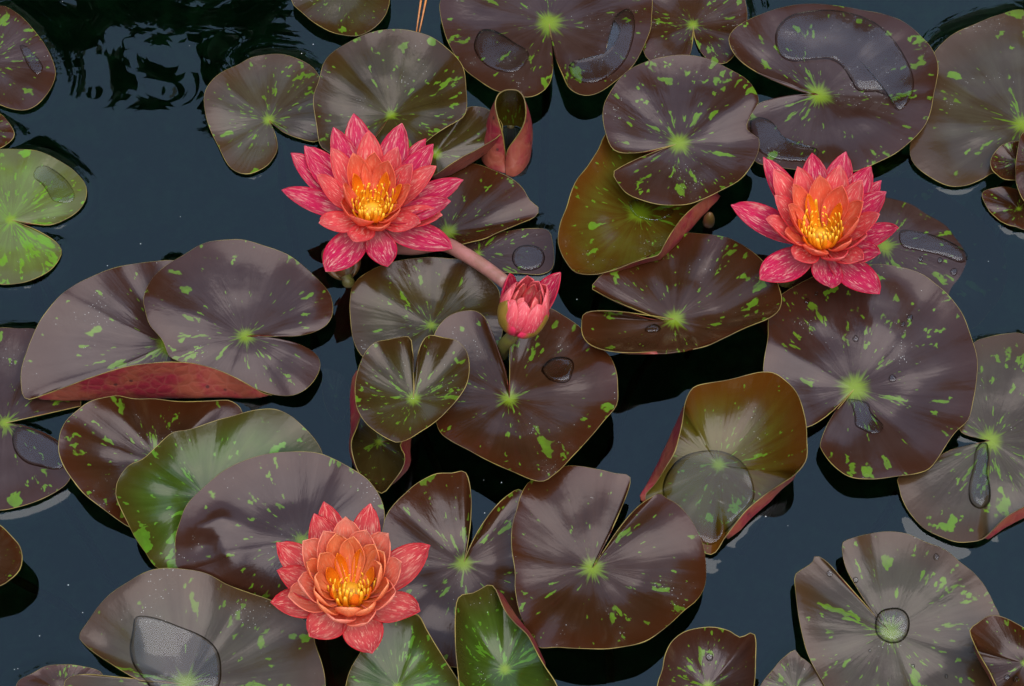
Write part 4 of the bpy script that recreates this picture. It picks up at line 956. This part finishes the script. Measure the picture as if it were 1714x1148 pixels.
# ------------------------------------------------------------------ flowers
def petal_grid(base, tip, axis_pt, width, cup, bulge, nu=8, nv=14, shape=0, twist=0.0, seed=0):
    base, tip = Vector(base), Vector(tip)
    rg = random.Random(seed)
    Rh = tip - Vector(axis_pt); Rh.z = 0
    Rh = Rh.normalized() if Rh.length > 1e-6 else Vector((0, 1, 0))
    S = Vector((0, 0, 1)).cross(Rh).normalized()
    chord = tip - base
    Nn = chord.cross(S)
    if Nn.dot(Vector((0, 0, 1)) - Rh * .6) < 0: Nn = -Nn       # towards the flower's axis
    Nn.normalize()
    ctrl = (base + tip) * .5 - Nn * bulge * 2
    G = np.zeros((2 * nu + 1, nv + 1, 3)); UV = np.zeros((2 * nu + 1, nv + 1, 3))
    fw = []
    for j in range(nv + 1):
        t = j / nv
        f = (t ** .62) * (max(0.0, 1 - t ** 2.4) ** .80) if shape == 0 else (t ** .55) * (max(0.0, 1 - t ** 3.6) ** .62)
        fw.append(f)
    mx = max(fw)
    ph = rg.uniform(0, 6.28)
    for j in range(nv + 1):
        t = j / nv
        c = base * (1 - t) ** 2 + ctrl * 2 * (1 - t) * t + tip * t * t
        T = ((ctrl - base) * 2 * (1 - t) + (tip - ctrl) * 2 * t).normalized()
        s = (Matrix.Rotation(twist * t, 3, T) @ S)
        nn = T.cross(s)
        if nn.dot(Nn) < 0: nn = -nn
        hw = max(width * .5 * fw[j] / mx, width * (.10 if t < .5 else .004))
        for i in range(2 * nu + 1):
            u = (i - nu) / nu
            w = .00035 * math.sin(7 * t + 3 * u + ph) * abs(u) + .0003 * noise.noise(Vector((u * 2.2, t * 4, seed * 1.7)))
            crease = -.0006 * math.exp(-(u / .16) ** 2) * (1 - t)
            p = c + s * (u * hw * (1 - cup * .18 * u * u)) + nn * (cup * hw * u * u * (.95 - .35 * t) + w + crease)
            G[i, j] = p
            UV[i, j] = (u, t, 0)
    return G, UV

def shell(name, G, UV, mat, parent, th=.0005):
    n, m = G.shape[:2]
    N = grid_normals(G)
    vs = [Vector(G[i, j] + N[i, j] * th * .5) for i in range(n) for j in range(m)] + [Vector(G[i, j] - N[i, j] * th * .5) for i in range(n) for j in range(m)]
    q = n * m
    fs = []
    ix = lambda i, j: i * m + j
    for i in range(n - 1):
        for j in range(m - 1):
            a = (ix(i, j), ix(i, j + 1), ix(i + 1, j + 1), ix(i + 1, j))
            fs.append(a)
            fs.append(tuple(q + k for k in reversed(a)))
    ring = [(i, 0) for i in range(n)] + [(n - 1, j) for j in range(1, m)] + [(i, m - 1) for i in range(n - 2, -1, -1)] + [(0, j) for j in range(m - 2, 0, -1)]
    for k in range(len(ring)):
        a, b = ix(*ring[k]), ix(*ring[(k + 1) % len(ring)])
        fs.append((a, b, q + b, q + a))
    uv = list(UV.reshape(-1, 3)) * 2
    return mesh_obj(name, vs, fs, mat, parent, attrs={'pt': ('FLOAT_VECTOR', uv)})

def build_flower(B, layers, label, stem_path, stamen_c, seed, st_len=1.0):
    rg = random.Random(seed)
    b = bp(*B)
    root = empty('water_lily', b)
    tag(root, label, 'flower', 'open water lilies')
    for li, (tips, dz, width, cup, bulge, mat, r0, zb, shape) in enumerate(layers):
        for k, tp in enumerate(tips):
            dzz = tp[2] if len(tp) > 2 and tp[2] is not None else dz
            wd = width * (tp[3] if len(tp) > 3 else rg.uniform(.92, 1.08))
            tip = bp(tp[0], tp[1], b.z + dzz)
            h = tip - b; h.z = 0
            h = h.normalized()
            base = b + h * r0 + Vector((0, 0, zb))
            G, UV = petal_grid(base, tip, b, wd, cup * rg.uniform(.85, 1.15), bulge, shape=shape, twist=rg.uniform(-.15, .15), seed=seed * 100 + li * 40 + k)
            shell('petal', G, UV, M[mat], root)
    # receptacle
    v, f = tube([b + Vector((0, 0, -.006)), b + Vector((0, 0, -.002)), b + Vector((0, 0, .005)), b + Vector((0, 0, .009)), b + Vector((0, 0, .0105))], [.004, .0085, .0095, .0085, .004], 18)
    mesh_obj('receptacle', v, f, M['disc'], root)
    # stamens: rings of flat curved straps that lean inwards at the tip
    sc = bp(stamen_c[0], stamen_c[1], b.z + stamen_c[2]); ax = sc - b; ax.z = 0
    for (cnt, r0, r1, z1, wd) in ((18, .0092, .0170, .0285, .0034), (17, .0076, .0128, .0255, .0027), (14, .0058, .0092, .0215, .0022), (10, .0036, .0054, .0170, .0020)):
        for k in range(cnt):
            a = 2 * math.pi * (k + rg.uniform(-.3, .3)) / cnt
            dr = Vector((math.cos(a), math.sin(a), 0))
            rr = r1 * rg.uniform(.82, 1.15); zz = z1 * st_len * rg.uniform(.78, 1.12)
            p0 = b + dr * r0 + Vector((0, 0, .007))
            p2 = b + ax + dr * rr * .86 + Vector((0, 0, zz))
            pc = (p0 + p2) * .5 + ax * .3 + dr * .0042
            S = Vector((0, 0, 1)).cross(dr)
            G = np.zeros((5, 9, 3)); UV = np.zeros((5, 9, 3))
            for j in range(9):
                t = j / 8
                c = p0 * (1 - t) ** 2 + pc * 2 * (1 - t) * t + p2 * t * t
                w = wd * .5 * (1.25 - .75 * t) * (1 if t < .95 else .6)
                for i in range(5):
                    u = (i - 2) / 2
                    G[i, j] = c + S * (u * w) - dr * (w * .45 * u * u)
                    UV[i, j] = (u, t, 0)
            shell('stamen', G, UV, M['stamen'], root, th=.0007)
    v, f = tube([Vector(p) for p in [b + Vector((0, 0, -.005))] + [bp(*q) if len(q) == 3 else q for q in stem_path]], [.0042, .0046, .0048, .005][:1 + len(stem_path)], 9)
    mesh_obj('stem', v, f, M['petiole'], root)
    return root

O, MI, IN = 'petal_out', 'petal_mid', 'petal_in'
f1_out = [(472, 318), (487, 256), (510, 244), (558, 213), (592, 190), (673, 206), (713, 232, .030, .8), (725, 241), (775, 301), (754, 337), (757, 416, .024, 1.1), (649, 446, .022), (545, 454, .022, 1.15)]
f1_mid = [(617, 218), (554, 247), (530, 293), (730, 278), (534, 373, .030), (690, 274), (666, 246), (593, 404, .030), (703, 373, .030), (740, 360, .028)]
f1_in = [(591, 256), (627, 254), (575, 309), (571, 338, .030), (598, 364, .028), (640, 380, .028), (668, 352, .030), (687, 311), (650, 268)]
f1_or = [(592, 290), (647, 288), (672, 308), (664, 338, .022), (598, 330, .022), (630, 362, .018)]
build_flower(F1B, [(f1_out, .036, .0240, .50, .0050, O, .004, .000, 0), (f1_mid, .042, .0210, .55, .0050, MI, .005, .003, 0), (f1_in, .043, .0195, .60, .0045, IN, .006, .005, 0), (f1_or, .034, .0085, .55, .003, 'petaloid', .007, .007, 0)],
             'coral red water lily with streaked pointed petals beside the wrinkled olive pad', [(600, 420, -.02), (600, 400, -.3), (600, 380, -.7)], (624, 333, .020), 1, .86)
f2_out = [(1224, 343), (1278, 263), (1359, 256), (1416, 254), (1458, 278), (1475, 302, .026, .7), (1483, 321), (1504, 381), (1473, 424, .030), (1472, 492, .020, 1.1), (1392, 482, .020), (1272, 468, .020, 1.15)]
f2_mid = [(1295, 283), (1335, 279), (1407, 276), (1442, 301), (1472, 358), (1297, 327), (1282, 367), (1445, 434, .028), (1412, 430, .028), (1330, 432, .026), (1451, 394, .034)]
f2_in = [(1372, 293), (1328, 308), (1410, 310), (1445, 337), (1320, 343), (1314, 388, .030), (1362, 418, .028), (1422, 404, .030), (1437, 366)]
f2_or = [(1353, 324), (1407, 340), (1336, 368, .026), (1386, 402, .018), (1345, 396, .020), (1408, 388, .022)]
build_flower(F2B, [(f2_out, .036, .0240, .50, .0050, O, .004, .000, 0), (f2_mid, .042, .0210, .55, .0050, MI, .005, .003, 0), (f2_in, .043, .0195, .60, .0045, IN, .006, .005, 0), (f2_or, .034, .0085, .55, .003, 'petaloid', .007, .007, 0)],
             'coral pink water lily with green stem above the very large mauve pad', [(1309, 480, .0), (1312, 470, -.3), (1312, 450, -.7)], (1375, 374, .020), 2, .86)
f3_out = [(453, 1008, .024), (463, 908), (464, 955), (542, 840), (526, 860), (620, 843), (720, 913, .036, 1.1), (703, 1023, .028, 1.05), (623, 1093, .020, 1.15), (518, 1065, .022, 1.1)]
f3_mid = [(482, 997, .032), (507, 905), (579, 865), (650, 893), (672, 941), (499, 972), (561, 1037, .028), (614, 1042, .028), (541, 889), (614, 887), (662, 990, .034)]
f3_in = [(591, 898), (563, 893), (513, 941), (536, 926), (627, 911), (642, 924), (527, 965), (526, 988, .036), (533, 1009, .032), (581, 1018, .030), (617, 1018, .030), (650, 977, .038), (638, 946)]
f3_or = [(565, 926), (603, 918), (548, 950), (625, 950), (620, 985, .026), (556, 985, .026), (592, 994, .024)]
build_flower(F3B, [(f3_out, .036, .0240, .50, .0050, 'petal_out3', .004, .000, 0), (f3_mid, .046, .0225, .62, .0055, 'petal_mid3', .005, .003, 1), (f3_in, .045, .0185, .70, .0055, 'petal_in3', .006, .005, 1), (f3_or, .034, .0085, .6, .003, 'petaloid', .007, .007, 0)],
             'salmon orange water lily with rounded inner petals beside the dented mauve pad', [(590, 1030, -.02), (590, 1010, -.3), (590, 1000, -.7)], (589, 968, .018), 3, .80)

def build_bud(B, label, tipc, R_, Hh, sep_tips, in_tips, stem_path, name='flower_bud'):
    b = bp(*B)
    root = empty(name, b)
    tag(root, label, 'flower bud')
    for k, (px, py, z, w, mat, bulge) in enumerate(in_tips + sep_tips):
        tip = bp(px, py, b.z + z)
        axis = b + (bp(tipc[0], tipc[1], b.z + tipc[2]) - b) 
        h = tip - Vector((axis.x, axis.y, 0)); h.z = 0
        h = h.normalized() if h.length > 1e-6 else Vector((0, 1, 0))
        base = b + h * .003
        G, UV = petal_grid(base, tip, Vector((axis.x, axis.y, 0)), w, .75, bulge, seed=900 + k, shape=1 if mat == 'bud_in' else 0)
        shell('sepal' if mat.startswith('sepal') else 'petal', G, UV, M[mat], root, th=.0008)
    v, f = tube([b + Vector((0, 0, .002))] + [bp(*q) for q in stem_path], [.0042, .0045, .0048, .005][:1 + len(stem_path)], 9)
    mesh_obj('stem', v, f, M['petiole'], root)
    return root
bt = (888, 482, .040)
ins = []
for k in range(9):
    a = 2 * math.pi * k / 9 + .3
    ins.append((886 + 30 * math.cos(a), 487 - 22 * math.sin(a) + (3 if k % 2 else -3), .036 + .004 * math.sin(a), .019, 'bud_in', .0085))
for k in range(6):
    a = 2 * math.pi * k / 6
    ins.append((886 + 18 * math.cos(a), 486 - 13 * math.sin(a), .033, .013, 'petal_mid', .006))
build_bud(BUDB, 'closed pink water lily bud with olive sepals above the large heart shaped pad', bt, .012, .04,
          [(851, 503, .032, .026, 'sepal2', .0080), (905, 517, .027, .027, 'sepal2', .0085), (938, 456, .034, .020, 'petal_out', .005), (853, 458, .036, .018, 'petal_out', .0075)],
          ins, [(845, 575, .03), (838, 600, -.01), (838, 600, -.5)])
build_bud((580, 464, .002), 'brown young bud hiding under the petals of the coral red flower', (566, 405, .018), .01, .03,
          [(558, 398, .018, .026, 'sepal', .007), (585, 404, .018, .024, 'sepal', .007), (550, 415, .017, .022, 'sepal', .008), (572, 420, .018, .024, 'sepal', .007)], [], [(584, 474, .002), (585, 478, -.02), (585, 470, -.5)])

# thick pink stalk crossing the dark olive pad
pts = catmull([(640, 408, .012), (690, 414, .016), (740, 408, .022), (775, 424, .027), (810, 446, .031), (848, 474, .035)], 24)
root = empty('pink_stalk', bp(640, 408, 0))
tag(root, 'thick pink stalk running from the coral red flower to the closed bud', 'stalk')
pp = [bp(*q) for q in pts]
v, f = tube(pp, [.0058 - .0010 * k / 23 for k in range(24)], 12)
mesh_obj('stalk', v, f, M['pinkstem'], root)
v, f = tube([pp[0] + Vector((.002, 0, 0)), pp[0] + Vector((-.012, .002, -.02)), pp[0] + Vector((-.02, .01, -.2)), pp[0] + Vector((-.02, .03, -.6))], [.0056, .0052, .005, .005], 10)
mesh_obj('stalk_base', v, f, M['pinkstem'], root)

# young leaf tip just breaking the surface
b = bp(1186, 374, -.004)
root = empty('leaf_tip', b); tag(root, 'small brown leaf tip breaking the surface beside the golden olive pad', 'leaf tip')
v, f = tube([b + Vector((0, .002, -.3)), b + Vector((0, 0, 0)), bp(1186, 372, .006), bp(1187, 366, .014), bp(1188, 360, .020), bp(1188, 356, .023)], [.0025, .0036, .0043, .0040, .0026, .0006], 12)
mesh_obj('leaf_roll', v, f, M['sepal'], root)

# two fallen pine needles
for (a, c, lab) in (((710, -60), (697, 53), 'orange pine needle floating beside its twin, the one nearer the blotched pad'), ((722, -60), (702, 53), 'orange pine needle floating beside its twin, the one nearer the broad purple pad')):
    p0, p1 = bp(a[0], a[1], .0012), bp(c[0], c[1], .0012)
    mid = (p0 + p1) / 2 + Vector((.0008, 0, 0))
    v, f = tube([p0, mid, p1], [.0007, .0009, .0005], 6)
    tag(mesh_obj('pine_needle', v, f, M['needle']), lab, 'pine needle', 'pine needles')

# dust floating on the water
rg = random.Random(77)
vs, fs = [], []
for _ in range(60):
    px, py = rg.uniform(-20, 1740), rg.uniform(-20, 1170)
    p = bp(px, py, 0.0006)
    r = rg.uniform(.0002, .00045)
    k = len(vs)
    for q in range(6): vs.append(p + Vector((r * math.cos(q * 1.047), r * math.sin(q * 1.047), 0)))
    vs.append(p + Vector((0, 0, r * .5)))
    for q in range(6): fs.append((k + q, k + (q + 1) % 6, k + 6))
o = mesh_obj('floating_dust', vs, fs, M['speck'])
tag(o, 'pale dust specks floating on the open water', 'dust', kind='stuff')
